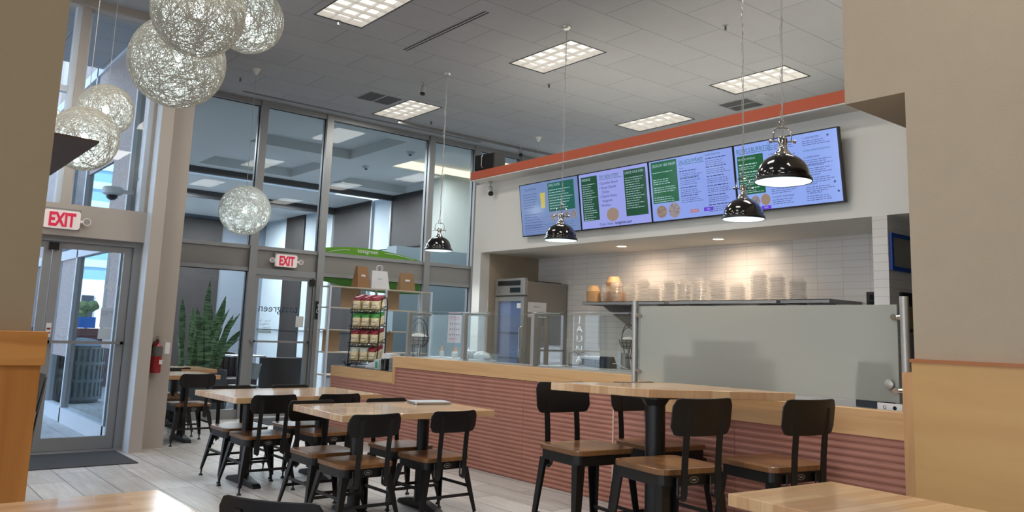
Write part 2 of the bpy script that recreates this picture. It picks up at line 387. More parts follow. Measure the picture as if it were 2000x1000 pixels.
# menu wall and recess behind the counter
XM = 7.1
b = B(); b.box(XM, 7.25, 2.56, 9.47, 2.59, 3.60); b.box(XM, 7.25, -3.2, 2.56, 2.59, CEIL)
b.box(7.25, 10.5, -3.2, 9.65, 2.59, 2.70)
b.box(XM, 8.3, 9.47, 9.65, 0, 3.60)
struct(b.build('wall_menu', M_white))
b = B(); b.box(6.8, 6.86, 2.56, 9.385, 3.60, 3.715); b.box(6.86, 7.3, 9.33, 9.385, 3.60, 3.715)
struct(b.build('trim_3', M_beam))
b = B(); b.box(6.86, 10.0, 2.56, 9.33, 3.60, 3.712)
struct(b.build('trim_11', M_white))
b = B(); b.box(6.81, 7.1, 2.56, 9.385, 3.585, 3.60); struct(b.build('trim_4', M_white))
b = B(); b.box(8.2, 8.35, 3.6, 9.47, 0, 2.59); struct(b.build('wall_tile', M_tile))
b = B(); b.box(7.1, 8.35, 3.46, 3.6, 0, 2.59); struct(b.build('wall_tile_end', M_tile))
b = B(); b.box(7.26, 8.2, 9.462, 9.47, 0, 2.59); struct(b.build('wall_recess_side', M_plaster))
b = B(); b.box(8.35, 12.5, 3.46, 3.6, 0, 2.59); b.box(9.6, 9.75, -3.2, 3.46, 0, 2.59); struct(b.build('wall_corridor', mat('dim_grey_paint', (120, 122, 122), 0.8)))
M_warmspot = emit('downlight_glow', (255, 225, 180), 7)
for i, (x, y) in enumerate(((7.60, 7.15), (7.665, 5.706))):
    t = thing('downlight', ['small round recessed downlight left, over the wooden bowls shelf end', 'small round recessed downlight right, over the middle of the steel shelf'][i], 'ceiling light', (x, y, 2.59), 0, 'recess downlights')
    b = B(); b.lathe([(0.085, 0), (0.085, -0.006), (0.062, -0.008), (0.06, 0)], seg=24); b.build('trim_ring', M_trofwhite, t, smooth=True)
    b = B(); b.cyl((0, 0, -0.004), (0, 0, -0.002), 0.06, seg=24); b.build('lamp', M_warmspot, t)
    d = bpy.data.lights.new('downlight_lamp', 'SPOT'); d.energy = 19; d.color = (1, 0.76, 0.56); d.spot_size = R(160); d.spot_blend = 0.9; d.shadow_soft_size = 0.05
    o = bpy.data.objects.new('downlight_lamp', d); COL.objects.link(o); o.location = (x + 0.02, y, 2.56); o.rotation_euler = (0, R(-16), 0)

# ---------------------------------------------------------------- columns beside the entrance
b = B(); b.box(2.685, 2.82, 9.865, 10.35, 0, CEIL); struct(b.build('trim_5', M_column))
b = B(); b.box(2.82, 3.12, 10.13, 10.35, 0, CEIL); struct(b.build('trim_6', M_column))
b = B(); b.box(2.68, 2.685, 9.87, 10.08, 0, CEIL); struct(b.build('trim_lit_face', M_whitealu))  # pale sheet stands in for light on the column's left face

# ---------------------------------------------------------------- entrance door and the window over it
b = B()
b.box(0.85, 2.685, 10.06, 10.35, 2.345, 2.70); b.box(0.85, 2.685, 10.08, 10.35, 4.99, CEIL)
b.box(1.79, 1.88, 10.12, 10.3, 2.70, 4.99); b.box(0.85, 0.95, 10.12, 10.3, 2.70, 4.99)
b.box(2.655, 2.685, 10.12, 10.3, 2.70, 4.99)
struct(b.build('window_1', M_column)); w1 = bpy.data.objects['window_1']
b = B(); b.box(1.88, 1.905, 10.18, 10.27, 2.70, 4.99); b.box(1.735, 1.79, 10.14, 10.27, 2.70, 4.99); b.box(2.60, 2.655, 10.14, 10.27, 2.70, 4.99); b.box(0.95, 1.735, 10.18, 10.27, 3.98, 4.05)
b.build('glazing_bead', M_whitealu, w1)
b = B(); b.box(0.95, 1.735, 10.235, 10.24, 2.70, 4.99); b.box(1.905, 2.60, 10.235, 10.24, 2.70, 4.99); b.build('pane', M_doorglass, w1)
d1 = struct(B().box(0.85, 2.685, 10.15, 10.3, 2.285, 2.345).box(2.60, 2.685, 10.15, 10.3, 0, 2.285).box(0.85, 2.685, 10.14, 10.32, 0, 0.02).box(0.85, 0.9, 10.15, 10.3, 0, 2.285).build('door_1', M_alum))
def leaf(x0, x1, push, name):
    b = B(); b.box(x0, x1, 10.19, 10.24, 2.215, 2.28); b.box(x0, x1, 10.19, 10.24, 0.025, 0.16); b.box(x0, x0 + 0.085, 10.19, 10.24, 0.16, 2.215); b.box(x1 - 0.085, x1, 10.19, 10.24, 0.16, 2.215)
    s = b.build('door_leaf', M_alum, d1)
    b = B(); b.box(x0 + 0.085, x1 - 0.085, 10.212, 10.218, 0.16, 2.215); b.build('pane', M_doorglass, s)
    b = B(); b.box(x0 + 0.02, x1 - 0.02, 10.12, 10.145, 1.175, 1.205); b.box(x0 + 0.02, x0 + 0.05, 10.12, 10.19, 1.175, 1.205); b.box(x1 - 0.05, x1 - 0.02, 10.12, 10.19, 1.175, 1.205)
    b.build('push_bar', M_steel2, s)
    return s
lf = leaf(1.785, 2.595, 1, 'a'); leaf(0.91, 1.775, 1, 'b')
b = B(); b.box(1.735, 1.83, 10.15, 10.19, 2.19, 2.27); b.build('closer_arm', M_black, d1)
b = B(); b.cyl((1.735, 10.19, 1.28), (1.735, 10.165, 1.28), 0.022); b.build('lock_cylinder', M_steel, d1)
M_vinylw = mat('white_vinyl', (225, 228, 232), 0.7)
Mdoor = lambda x, z: frame((x, 10.21, z), (1, 0, 0), (0, 0, 1))
text('door_lettering', 'tossgreen', 0.075, M_vinylw, frame((2.33, 10.208, 1.80), (1, 0, 0), (0, 0, 1)), lf, sx=0.55)
b = B(); b.box(2.33, 2.46, 10.207, 10.209, 1.36, 1.58); b.build('notice', mat('pale_notice', (188, 205, 225), 0.7), lf)
b = B(); b.box(2.325, 2.455, 10.207, 10.209, 1.23, 1.345); b.build('notice', mat('pale_notice_b', (196, 212, 222), 0.7), lf)
text('notice_text', 'Mon-Thu 10:30am - 5:00pm\nFri 10:30 - 4:00pm\nSat-Sun closed', 0.017, mat('notice_ink', (90, 110, 150), 0.8), frame((2.335, 10.205, 1.53), (1, 0, 0), (0, 0, 1)), lf, sx=0.6)
b = B(); b.box(1.80, 1.85, 10.185, 10.19, 1.24, 1.39); o = b.build('door_decal', M_paper, lf)
b = B(); b.box(1.807, 1.843, 10.183, 10.185, 1.32, 1.34); b.box(1.807, 1.843, 10.183, 10.185, 1.28, 1.295); b.build('decal_mark', M_red, o)
b = B(); b.tube([(1.97 + 0.05 * math.cos(a * PI / 10), 10.205, 1.29 + 0.05 * math.sin(a * PI / 10)) for a in range(20)], 0.003, 5, closed=True); b.build('door_decal', M_vinylw, lf)

# ---------------------------------------------------------------- glass partition to the lobby
YG = 12.75
mull = [5.01, 6.175, 8.28, 9.345, 10.5, 11.6]
b = B()
b.box(3.0, 12.5, YG, YG + 0.1, 5.0, CEIL)
b.box(3.0, 12.5, YG, YG + 0.12, 2.645, 2.705); b.box(3.0, 12.5, YG, YG + 0.12, 2.29, 2.35)
b.box(3.0, 5.0, YG, YG + 0.12, 0, 0.14); b.box(6.165, 12.5, YG, YG + 0.12, 0, 0.14)
for x in mull: b.box(x - 0.06, x + 0.06, YG - 0.03, YG + 0.14, 0, CEIL)
b.box(3.82, 3.90, YG, YG + 0.12, 0, CEIL)
w2 = struct(b.build('window_2', M_alum))
b = B(); b.box(3.0, 12.5, YG + 0.03, YG + 0.09, 2.35, 2.645); b.build('spandrel_panel', M_spandrel, w2)
def pane(x0, x1, z0, z1): B().box(x0, x1, YG + 0.055, YG + 0.061, z0, z1).build('pane', M_partglass, w2)
edges = [3.0] + mull + [12.5]
for i in range(len(edges) - 1):
    x0 = edges[i] + (0.06 if i else 0); x1 = edges[i + 1] - 0.06
    pane(x0, x1, 2.705, 5.0)
    if i != 1: pane(x0, x1, 0.14, 2.29)
# slim dark gaskets round the glass
b = B()
for i in range(len(edges) - 1):
    x0 = edges[i] + (0.06 if i else 0); x1 = edges[i + 1] - 0.06
    for z0, z1 in ((2.705, 5.0),) + (((0.14, 2.29),) if i != 1 else ()):
        for a in ((x0, x0 + 0.012, z0, z1), (x1 - 0.012, x1, z0, z1), (x0, x1, z1 - 0.012, z1)): b.box(a[0], a[1], YG + 0.045, YG + 0.053, a[2], a[3])
b.build('gasket', M_black, w2)
# inner lobby door
b = B(); b.box(5.07, 6.115, YG, YG + 0.1, 2.25, 2.29); b.box(5.06, 5.085, YG, YG + 0.1, 0, 2.25); b.box(6.08, 6.115, YG, YG + 0.1, 0, 2.25)
d2 = struct(b.build('door_2', M_alum))
b = B(); b.box(5.09, 6.075, YG + 0.03, YG + 0.075, 2.19, 2.245); b.box(5.09, 6.075, YG + 0.03, YG + 0.075, 0.02, 0.2); b.box(5.09, 5.15, YG + 0.03, YG + 0.075, 0.2, 2.19); b.box(6.0, 6.075, YG + 0.03, YG + 0.075, 0.2, 2.19)
s = b.build('door_leaf', M_alum, d2)
B().box(5.15, 6.0, YG + 0.05, YG + 0.056, 0.2, 2.19).build('pane', M_partglass, s)
b = B(); b.box(5.05, 6.03, YG - 0.06, YG - 0.035, 1.175, 1.205); b.box(5.1, 5.13, YG - 0.06, YG + 0.03, 1.175, 1.205); b.box(6.0, 6.03, YG - 0.06, YG + 0.03, 1.175, 1.205); b.build('push_bar', M_steel2, s)
b = B(); b.box(6.02, 6.08, YG - 0.05, YG + 0.03, 2.12, 2.22); b.build('closer_arm', M_black, d2)
b = B(); b.cyl((6.03, YG + 0.03, 1.40), (6.03, YG, 1.40), 0.025); b.build('lock_cylinder', M_steel, d2)
# lettering on the outer side of the glass, so it reads backwards from here
mirror = lambda x, z, y=YG + 0.062: frame((x, y, z), (-1, 0, 0), (0, 0, 1))
M_dkvin = mat('dark_vinyl', (64, 84, 100), 0.7); M_gv = mat('grey_vinyl', (150, 160, 166), 0.7)
text('door_lettering', 'tossgreen', 0.175, M_dkvin, mirror(5.86, 1.665), s, sx=0.98)
text('door_hours', '11am - 5:00pm\n- 4:00pm\nclosed', 0.052, M_vinylw, mirror(5.42, 1.50), s)
b = B(); b.box(5.21, 5.43, YG + 0.061, YG + 0.063, 1.32, 1.365); b.build('door_decal', M_vinylw, s)
b = B(); b.box(5.83, 5.96, YG + 0.04, YG + 0.045, 1.43, 1.61); b.build('notice', M_paper, s)
# green arc decal on the glass and its painted reflection below
def arc(name, x0, x1, zb, h, y, m, lab):
    n = 20; b = B(); top = []
    for i in range(n + 1):
        t = i / n; top.append((x0 + (x1 - x0) * t, zb + h * (math.sin(PI * (0.18 + 0.82 * t)) ** 0.9 if t < 1 else 0)))
    poly = [(x0, zb)] + top + [(x1, zb)]
    b.prism(poly[:-1], y, y + 0.004, lambda a, c_, hh: (a, hh, c_)); o = b.build(name, m); return o, top
o, top = arc('arc_sign', 6.24, 8.16, 2.707, 0.135, YG + 0.02, M_greentag, '')
tag(o, 'green curved sign band with white shop lettering above the grey rail', 'sign')
text('sign_lettering', 'tossgreen', 0.105, M_vinylw, frame((6.86, YG + 0.018, 2.755), (1, 0, 0), (0, 0, 1)), o)
b = B(); b.tube([(6.33 + 0.38 * t / 8, YG + 0.017, 2.725 + 0.06 * math.sin(PI / 2 * t / 8)) for t in range(9)], 0.004, 5); b.tube([(7.40 + 0.60 * t / 8, YG + 0.017, 2.785 - 0.065 * (t / 8) ** 2) for t in range(9)], 0.004, 5); b.build('sign_swoosh', M_vinylw, o)
b = B(); pts = [(6.24, 2.285)] + [(6.24 + 1.35 * t / 12, 2.285 - 0.19 * math.sin(PI / 2 * (0.15 + 0.85 * t / 12)) - 0.02) for t in range(13)] + [(8.18, 2.10), (8.18, 2.285)]
b.prism(pts, YG + 0.02, YG + 0.024, lambda a, c_, hh: (a, hh, c_))
tag(b.build('green_arc_reflection', mat('deep_green_reflection', (52, 104, 24), 0.6)), 'darker green painted reflection of the curved sign band behind the paper bags', 'sign')  # reflection of the green arc, painted as a darker band in the lower pane

# ---------------------------------------------------------------- exit signs
def exit_sign(x, y, z, lab, both):
    t = thing('exit_sign', lab, 'exit sign', (x, y, z), 0)
    b = B(); b.prism(rpoly(-0.18, 0.18, -0.095, 0.105, 0.03), 0, 0.05, lambda a, c_, h: (a, h, c_)); b.build('housing', M_signwhite, t)
    text('lettering', 'EXIT', 0.205, M_exitred, frame((0, -0.004, -0.068), (1, 0, 0), (0, 0, 1)), t, align='CENTER', extrude=0.002, sx=0.62, bold=0.008)
    B().box(-0.19, 0.19, 0.05, 0.07, -0.10, 0.13).build('back_plate', M_spandrel, t)
    for sgn in ((-1, 1) if both else (1,)):
        b = B(); b.cyl((sgn * 0.175, 0.03, 0.0), (sgn * 0.21, 0.03, 0.0), 0.015); b.lathe([(0, -0.005), (0.045, 0.0), (0.052, 0.02), (0.04, 0.05), (0.015, 0.07), (0, 0.07)], seg=18)
        o = None
        b2 = B(); b2.cyl((sgn * 0.17, 0.03, 0.0), (sgn * 0.215, 0.03, 0.0), 0.014); b2.cyl((sgn * 0.245, -0.01, 0.0), (sgn * 0.245, 0.045, 0.0), 0.042, 0.03, 18)
        h = b2.build('lamp_head', M_signwhite, t, smooth=True)
        b3 = B(); b3.cyl((sgn * 0.245, -0.014, 0.0), (sgn * 0.245, -0.010, 0.0), 0.034, seg=18); b3.build('lens', M_steel, h)
        b.bm.free()
exit_sign(1.80, 10.0, 2.51, 'red and white exit sign over the street entrance at left', False)
exit_sign(5.55, YG - 0.07, 2.49, 'red and white exit sign with two lamp heads over the lobby door', True)
# ---------------------------------------------------------------- ceiling fittings
M_vent = mat('grey_grille', (92, 94, 96), 0.7)
for lab, x0, y0, x1, y1 in (('white-lit slot diffuser pair of dark lines in the ceiling, top centre', 5.33, 7.20, 5.41, 8.99), ('long double slot air diffuser along the glass wall head', 4.52, 12.42, 9.2, 12.50)):
    t = thing('slot_diffuser', lab.replace('white-lit slot diffuser pair of dark lines', 'linear double slot air diffuser'), 'air vent', (x0, y0, CEIL))
    dx, dy = x1 - x0, y1 - y0
    b = B(); b.box(0, dx, 0, dy, -0.004, -0.001); b.build('frame', M_ceil, t)
    b = B()
    if dy > dx: b.box(0.010, 0.026, 0, dy, -0.006, -0.003); b.box(dx - 0.026, dx - 0.010, 0, dy, -0.006, -0.003)
    else: b.box(0, dx, 0.010, 0.026, -0.006, -0.003); b.box(0, dx, dy - 0.026, dy - 0.010, -0.006, -0.003)
    b.build('slot', M_dark, t)
for lab, x, y, w_, l_, n in (('grey double ceiling grille left of the far troffer light', 5.97, 10.99, 0.60, 0.50, 2), ('grey ceiling return grille just above the orange beam, right', 10.22, 7.12, 0.5, 0.55, 2)):
    t = thing('ceiling_grille', lab, 'air vent', (x, y, CEIL))
    b = B(); b.box(0, w_, 0, l_, -0.006, -0.001); b.build('frame', M_ceil, t)
    for k in range(n):
        a0 = w_ * k / n + 0.02; a1 = w_ * (k + 1) / n - 0.02
        b = B(); b.box(a0, a1, 0.02, l_ - 0.02, -0.008, -0.004)
        for i in range(14): yy = 0.03 + (l_ - 0.06) * i / 14; b.box(a0, a1, yy, yy + 0.008, -0.012, -0.006)
        b.build('grille', M_vent, t)
t = thing('ceiling_speaker', 'round flush ceiling speaker between the right light and orange beam', 'speaker', (10.35, 6.88, CEIL))
b = B(); b.lathe([(0, -0.012), (0.11, -0.012), (0.125, -0.006), (0.13, 0.0)], seg=28); b.build('grille', M_ceil, t, smooth=True)
SPR = [((4.252, 8.683), 'small sprinkler head near the light cut by the top edge'), ((4.236, 11.81), 'small sprinkler head above the glass wall beside the white globe cord'), ((7.678, 8.74), 'small sprinkler head below the centre ceiling light'),
       ((7.642, 5.578), 'small sprinkler head at top right, left of the near pendant chains'), ((7.646, 11.84), 'small sprinkler head right of the light nearest the glass wall')]
for (x, y), lab in SPR:
    t = thing('sprinkler_head', lab, 'sprinkler', (x, y, CEIL), 0, 'ceiling sprinklers')
    b = B(); b.lathe([(0, -0.004), (0.035, -0.004), (0.038, 0)], seg=16); b.build('escutcheon', M_steel2, t)
    b = B(); b.cyl((0, 0, 0), (0, 0, -0.05), 0.008, seg=8); b.cyl((0, 0, -0.05), (0, 0, -0.053), 0.02, seg=12); b.box(-0.014, -0.011, -0.003, 0.003, -0.05, -0.01); b.box(0.011, 0.014, -0.003, 0.003, -0.05, -0.01); b.build('deflector', M_vent, t)
M_spotw = mat('spot_white', (170, 170, 168), 0.5)
def spot(x, y, z, lab, aim=(0, 0, -1), drop=0.10):
    t = thing('spotlight', lab, 'spotlight', (x, y, z))
    b = B(); b.lathe([(0, -0.012), (0.03, -0.012), (0.035, 0)], seg=16); b.cyl((0, 0, -0.01), (0, 0, -drop), 0.008, seg=8); b.build('mount', M_spotw, t)
    a = Vector(aim).normalized(); p = Vector((0, 0, -drop))
    b = B(); b.cyl(p - a * 0.03, p + a * 0.09, 0.028, 0.036, 18); b.build('lamp_body', M_spotw, t, smooth=True)
    b = B(); b.cyl(p + a * 0.088, p + a * 0.112, 0.037, 0.037, 18); b.build('lamp_face', M_black, t)
spot(6.32, 10.02, CEIL, 'small white ceiling spotlight with dark face left of a pendant chain', (-0.15, -0.1, -1), 0.08)
spot(7.0, 9.17, 3.585, 'small white spotlight under the left end of orange beam', (-0.25, -0.45, -0.75), 0.10)
spot(9.9, 12.1, CEIL, 'small dark spotlight on the ceiling above the left end of the beam', (-0.3, -0.5, -0.8), 0.12)
b = B(); b.box(7.2, 12.2, 12.2, 12.25, CEIL - 0.05, CEIL); tag(b.build('light_track', M_steel2), 'thin lighting track on the ceiling beyond the black speaker', 'light track')
# box loudspeaker on the beam
t = thing('loudspeaker', 'black box loudspeaker standing on the left end of the orange beam', 'speaker', (6.95, 9.14, 3.715), R(8))
b = B(); b.box(-0.11, 0.11, -0.20, 0.20, 0, 0.245); b.build('cabinet', M_black, t, bevel=0.012)
b = B(); b.box(-0.122, -0.112, -0.185, 0.185, 0.02, 0.225); b.build('grille_cloth', mat('speaker_cloth', (24, 24, 26), 0.95), t)
b = B(); b.tube([(-0.125, 0.02, 0.22), (-0.15, 0.02, 0.2), (-0.15, 0.02, 0.06), (-0.125, 0.02, 0.04)], 0.006, 6); b.build('bracket', M_steel, t)

# ---------------------------------------------------------------- black dome pendants on chains
M_shadein = mat('lit_white_enamel', (238, 244, 244), 0.5, emis=(225, 246, 250), es=0.55)  # emission stands in for bulb light on the lining
M_bulb = emit('bulb_glow', (225, 245, 255), 9)
def chain_mesh(L):
    b = B(); n = int(L / 0.034); 
    for i in range(n):
        z = -L * (i + 0.5) / n; hw, hh = 0.0075, 0.022; pts = []
        for k in range(8):
            a = 2 * PI * k / 8; dx = hw * math.cos(a); dz = hh * math.sin(a)
            wob = 0.006 * math.sin(i * 0.7)
            pts.append((dx + wob if i % 2 else wob, 0 if i % 2 else dx, z + dz))
        b.tube(pts, 0.0022, 4, closed=True)
    return b
def pendant(x, y, zrim, dia, lab):
    k = dia / 0.385; t = thing('pendant_lamp', lab, 'pendant lamp', (x, y, zrim), R(-40), 'black dome pendants')
    prof = [(0.050, 0.192)] + [(0.178 * math.sin(a_), 0.035 + 0.163 * math.cos(a_)) for a_ in [R(v) for v in (18, 27, 36, 46, 56, 66, 76, 85, 90)]] + [(0.184, 0.034), (0.190, 0.030), (0.192, 0.020), (0.192, 0.006), (0.188, 0.0)]
    outer = [(r * k, z * k) for r, z in prof]
    b = B(); b.lathe(outer, seg=40); sh = b.build('shade', M_blackgloss, t, smooth=True)
    inner = [(r * k - 0.004, z * k - 0.003) for r, z in prof][:]
    b = B(); b.lathe([(0, 0.186 * k)] + inner[1:-1] + [(0.187 * k, 0.0)], seg=40); b.build('inner_lining', M_shadein, sh, smooth=True)
    b = B(); b.lathe([(0.188 * k, 0.0), (0.193 * k, -0.003), (0.196 * k, 0.01), (0.193 * k, 0.018)], seg=40); b.build('rim', M_black, sh, smooth=True)
    b = B(); b.lathe([(0.055, 0.232), (0.052, 0.245), (0.036, 0.262), (0.028, 0.285), (0.028, 0.30), (0.031, 0.302), (0.031, 0.35), (0.027, 0.356), (0, 0.356)], seg=24)
    b.bm.transform(Matrix.Translation((0, 0, -0.040 * k)) @ Matrix.Diagonal((k, k, k, 1))); cap = b.build('socket_cap', M_chrome, t, smooth=True)
    b = B()
    for i in range(8): a = 2 * PI * i / 8; b.box(0.0295 * k, 0.032 * k, -0.004 * k, 0.004 * k, 0.27 * k, 0.302 * k, Matrix.Rotation(a, 4, 'Z'))
    b.build('vent_slot', M_black, cap)
    b = B(); w = 0.062 * k
    b.tube([(w, 0, 0.325 * k), (w, 0, 0.38 * k), (w * 0.9, 0, 0.405 * k), (w * 0.6, 0, 0.42 * k), (0, 0, 0.423 * k), (-w * 0.6, 0, 0.42 * k), (-w * 0.9, 0, 0.405 * k), (-w, 0, 0.38 * k), (-w, 0, 0.325 * k)], 0.005 * k, 8)
    b.cyl((-w - 0.02 * k, 0, 0.325 * k), (w + 0.02 * k, 0, 0.325 * k), 0.0055 * k, seg=8)
    b.cyl((-w - 0.03 * k, 0, 0.325 * k), (-w - 0.015 * k, 0, 0.325 * k), 0.012 * k, seg=10); b.cyl((w + 0.015 * k, 0, 0.325 * k), (w + 0.03 * k, 0, 0.325 * k), 0.012 * k, seg=10)
    b.cyl((0, 0, 0.35 * k), (0, 0, 0.46 * k), 0.004 * k, seg=8); b.bm.transform(Matrix.Translation((0, 0, -0.04 * k))); b.build('yoke', M_chrome, t, smooth=True)
    b = B(); b.tube([(0.022 * k * math.cos(a * PI / 8), 0, (0.412 + 0.022 * math.sin(a * PI / 8)) * k) for a in range(16)], 0.0032 * k, 6, closed=True); b.build('ring', M_chrome, t, smooth=True)
    top = CEIL - zrim; L = top - 0.434 * k
    ch = chain_mesh(L - 0.02).build('chain', M_steel, t); ch.location = (0, 0, top - 0.02)
    b = B(); b.tube([(0.010, 0, top), (0.006, 0.004, top * 0.75), (0.009, -0.004, top * 0.55), (0.002, 0, 0.32 * k)], 0.0028, 5); b.build('cord', M_spotw, t)
    b = B(); b.lathe([(0, -0.035), (0.03, -0.032), (0.055, -0.018), (0.062, -0.002), (0.062, 0)], (0, 0, top), 24); b.build('ceiling_canopy', M_chrome, t, smooth=True)
    b = B(); b.lathe([(0, 0.05), (0.022, 0.06), (0.032, 0.085), (0.028, 0.11), (0.015, 0.14), (0.015, 0.18), (0, 0.18)], seg=16); b.build('bulb', M_bulb, t, smooth=True)
    d = bpy.data.lights.new('pendant_bulb', 'SPOT'); d.energy = 20; d.color = (0.93, 0.98, 1.0); d.spot_size = R(130); d.spot_blend = 0.5; d.shadow_soft_size = 0.05
    o = bpy.data.objects.new('pendant_bulb', d); COL.objects.link(o); o.location = (x, y, zrim + 0.04)
    return t
pendant(6.325, 9.41, 2.545, 0.385, 'black dome pendant furthest from the camera, hanging before the glass partition')
pendant(6.34, 6.91, 2.52, 0.385, 'black dome pendant in front of the leftmost menu screen')
pendant(6.35, 4.43, 2.55, 0.385, 'black dome pendant hanging between the third and fourth menu screens')
pendant(4.98, 3.13, 2.54, 0.385, 'largest nearest black dome pendant before the rightmost menu screen')

# ---------------------------------------------------------------- woven globe pendants
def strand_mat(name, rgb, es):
    return mat(name, rgb, 0.7, emis=(225, 240, 240), es=es)  # slight emission stands in for bulb light on the fibres
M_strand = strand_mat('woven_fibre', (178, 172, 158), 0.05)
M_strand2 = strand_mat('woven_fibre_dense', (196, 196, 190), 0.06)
M_gbulb = emit('globe_bulb', (240, 250, 255), 12)
M_veil = bpy.data.materials.new('lit_thread_veil'); M_veil.use_nodes = True
nt = M_veil.node_tree; nt.nodes.remove(nt.nodes['Principled BSDF'])
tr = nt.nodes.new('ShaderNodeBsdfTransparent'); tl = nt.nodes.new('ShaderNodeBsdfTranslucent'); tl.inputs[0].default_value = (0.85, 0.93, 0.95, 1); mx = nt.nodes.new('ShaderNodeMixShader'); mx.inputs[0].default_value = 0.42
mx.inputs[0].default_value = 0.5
ad = nt.nodes.new('ShaderNodeAddShader'); em = nt.nodes.new('ShaderNodeEmission'); em.inputs[0].default_value = (0.80, 0.95, 1, 1); em.inputs[1].default_value = 0.06  # added emission imitates bulb light caught in the threads
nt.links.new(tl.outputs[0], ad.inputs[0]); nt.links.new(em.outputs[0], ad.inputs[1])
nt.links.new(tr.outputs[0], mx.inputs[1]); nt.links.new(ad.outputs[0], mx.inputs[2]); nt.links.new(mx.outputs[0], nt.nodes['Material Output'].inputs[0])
def globe(x, y, z, r, lab, loops, dense=False, seed=0, energy=5):
    rnd = random.Random(seed); t = thing('globe_pendant', lab, 'globe lamp', (x, y, z), 0, 'woven globe pendants')
    b = B()
    for i in range(loops):
        n = Vector((rnd.gauss(0, 1), rnd.gauss(0, 1), rnd.gauss(0, 1))).normalized(); u = n.orthogonal().normalized(); w = n.cross(u)
        off = rnd.uniform(-0.75, 0.75); rr = math.sqrt(1 - off * off); seg = 26
        jit = [rnd.uniform(-0.05, 0.05) for _ in range(6)]
        pts = []
        for k in range(seg):
            a = 2 * PI * k / seg; wob = 1 + jit[0] * math.sin(2 * a + jit[1] * 40) + jit[2] * math.sin(3 * a + jit[3] * 40)
            p = (n * (off + jit[4] * math.sin(2 * a)) + (u * math.cos(a) + w * math.sin(a)) * rr * wob).normalized() * (r * rnd.uniform(0.985, 1.0)); pts.append(p)
        b.tube(pts, 0.0017 if dense else 0.0021, 3, closed=True)
    s = b.build('woven_shell', M_strand2 if dense else M_strand, t); s['kind'] = 'thing'
    b = B(); bmesh.ops.create_icosphere(b.bm, subdivisions=4, radius=r * 0.965); b.build('thread_lining', M_veil, s, smooth=True)
    b = B(); b.lathe([(0, -0.05), (0.03, -0.035), (0.038, 0.0), (0.028, 0.03), (0.015, 0.06), (0, 0.06)], seg=16); b.build('bulb', M_gbulb, t, smooth=True)
    b = B(); b.cyl((0, 0, 0.05), (0, 0, r), 0.016, seg=10); b.build('lamp_holder', M_spotw, t)
    b = B(); b.cyl((0, 0, r), (0, 0, CEIL - z - 0.02), 0.0035, seg=6); b.build('cord', M_spotw, t)
    b = B(); b.lathe([(0.008, -0.09), (0.016, -0.085), (0.05, -0.015), (0.058, 0)], (0, 0, CEIL - z), 20); b.build('ceiling_canopy', M_trofwhite, t, smooth=True)
    point('globe_bulb', (x, y, z - 0.08), energy, (0.88, 0.97, 1.0), 0.05)
globe(1.81, 5.86, 3.67, 0.325, 'large woven globe lamp cut by the top edge, in front of another', 380, seed=1)
globe(2.01, 7.00, 3.62, 0.39, 'largest lowest woven globe lamp in the cluster at upper left', 400, seed=2)
globe(2.81, 7.64, 4.40, 0.33, 'woven globe lamp at top, partly hidden at the right of the cluster', 340, seed=3)
globe(2.03, 9.60, 3.71, 0.285, 'woven globe lamp before the street window, behind and right of another', 260, seed=4)
globe(1.75, 9.05, 3.25, 0.325, 'woven globe lamp partly covered by the brown slab', 280, seed=5)
globe(1.50, 9.72, 3.50, 0.17, 'woven globe lamp almost hidden behind the cream wall edge', 90, seed=6)
globe(4.25, 11.22, 3.03, 0.352, 'densely wound white globe lamp hanging alone before the glass wall', 420, dense=True, seed=7)
t = thing('cord_canopy', 'small white cone canopy on the ceiling with a thin cord, far right', 'ceiling fitting', (9.70, 11.33, CEIL))
b = B(); b.lathe([(0.008, -0.09), (0.016, -0.085), (0.05, -0.015), (0.058, 0)], seg=20); b.build('canopy', M_trofwhite, t, smooth=True)
b = B(); b.cyl((0, 0, -0.05), (0, 0, -1.3), 0.0035, seg=6); b.build('cord', M_spotw, t)

# ---------------------------------------------------------------- menu screens
def scr(name, rgb, st): return mat(name, (10, 10, 12), 0.12, emis=rgb, es=st)
M_sbez = mat('screen_bezel', (12, 12, 14), 0.3)
M_s = [scr('screen_dim', (112, 134, 180), 1.0), scr('screen_lilac', (150, 158, 226), 1.0), scr('screen_blue', (136, 158, 228), 1.0), scr('screen_blue_b', (140, 166, 236), 1.0)]
M_sg = [scr('screen_green_a', (28, 92, 78), 1.0), scr('screen_green_b', (26, 74, 52), 1.0), scr('screen_green_c', (20, 92, 56), 1.0)]
M_stext = scr('screen_text_dark', (70, 82, 132), 1.0); M_stextw = scr('screen_text_light', (170, 200, 205), 1.0); M_shead = scr('screen_heading', (30, 96, 104), 1.0)
M_spur = scr('screen_purple', (104, 50, 214), 1.0); M_spop = scr('screen_salmon', (176, 110, 128), 1.0); M_sfood = scr('screen_food', (150, 140, 142), 1.0); M_sfood2 = scr('screen_food_tan', (150, 128, 112), 1.0); M_sfood3 = scr('screen_food_dark', (92, 88, 96), 1.0); M_sjuice = scr('screen_juice', (190, 178, 90), 1.0); M_sboldtext = scr('screen_text_bold', (38, 46, 92), 1.0)
SWD, SHT = 1.152, 0.70
def lines(b, x0, x1, y0, rows, pitch, th, rnd, ragged=0.35, star=None):
    for i in range(rows):
        y = y0 - i * pitch; x = x0; end = x0 + (x1 - x0) * (1 - rnd.random() * ragged)
        while x < end:
            w = rnd.uniform(0.018, 0.05); e = min(x + w, end)
            b.face([(x, y, 0.0022), (e, y, 0.0022), (e, y + th, 0.0022), (x, y + th, 0.0022)]); x = e + 0.008
def rect(b, x0, x1, y0, y1, z=0.0012): b.face([(x0, y0, z), (x1, y0, z), (x1, y1, z), (x0, y1, z)])
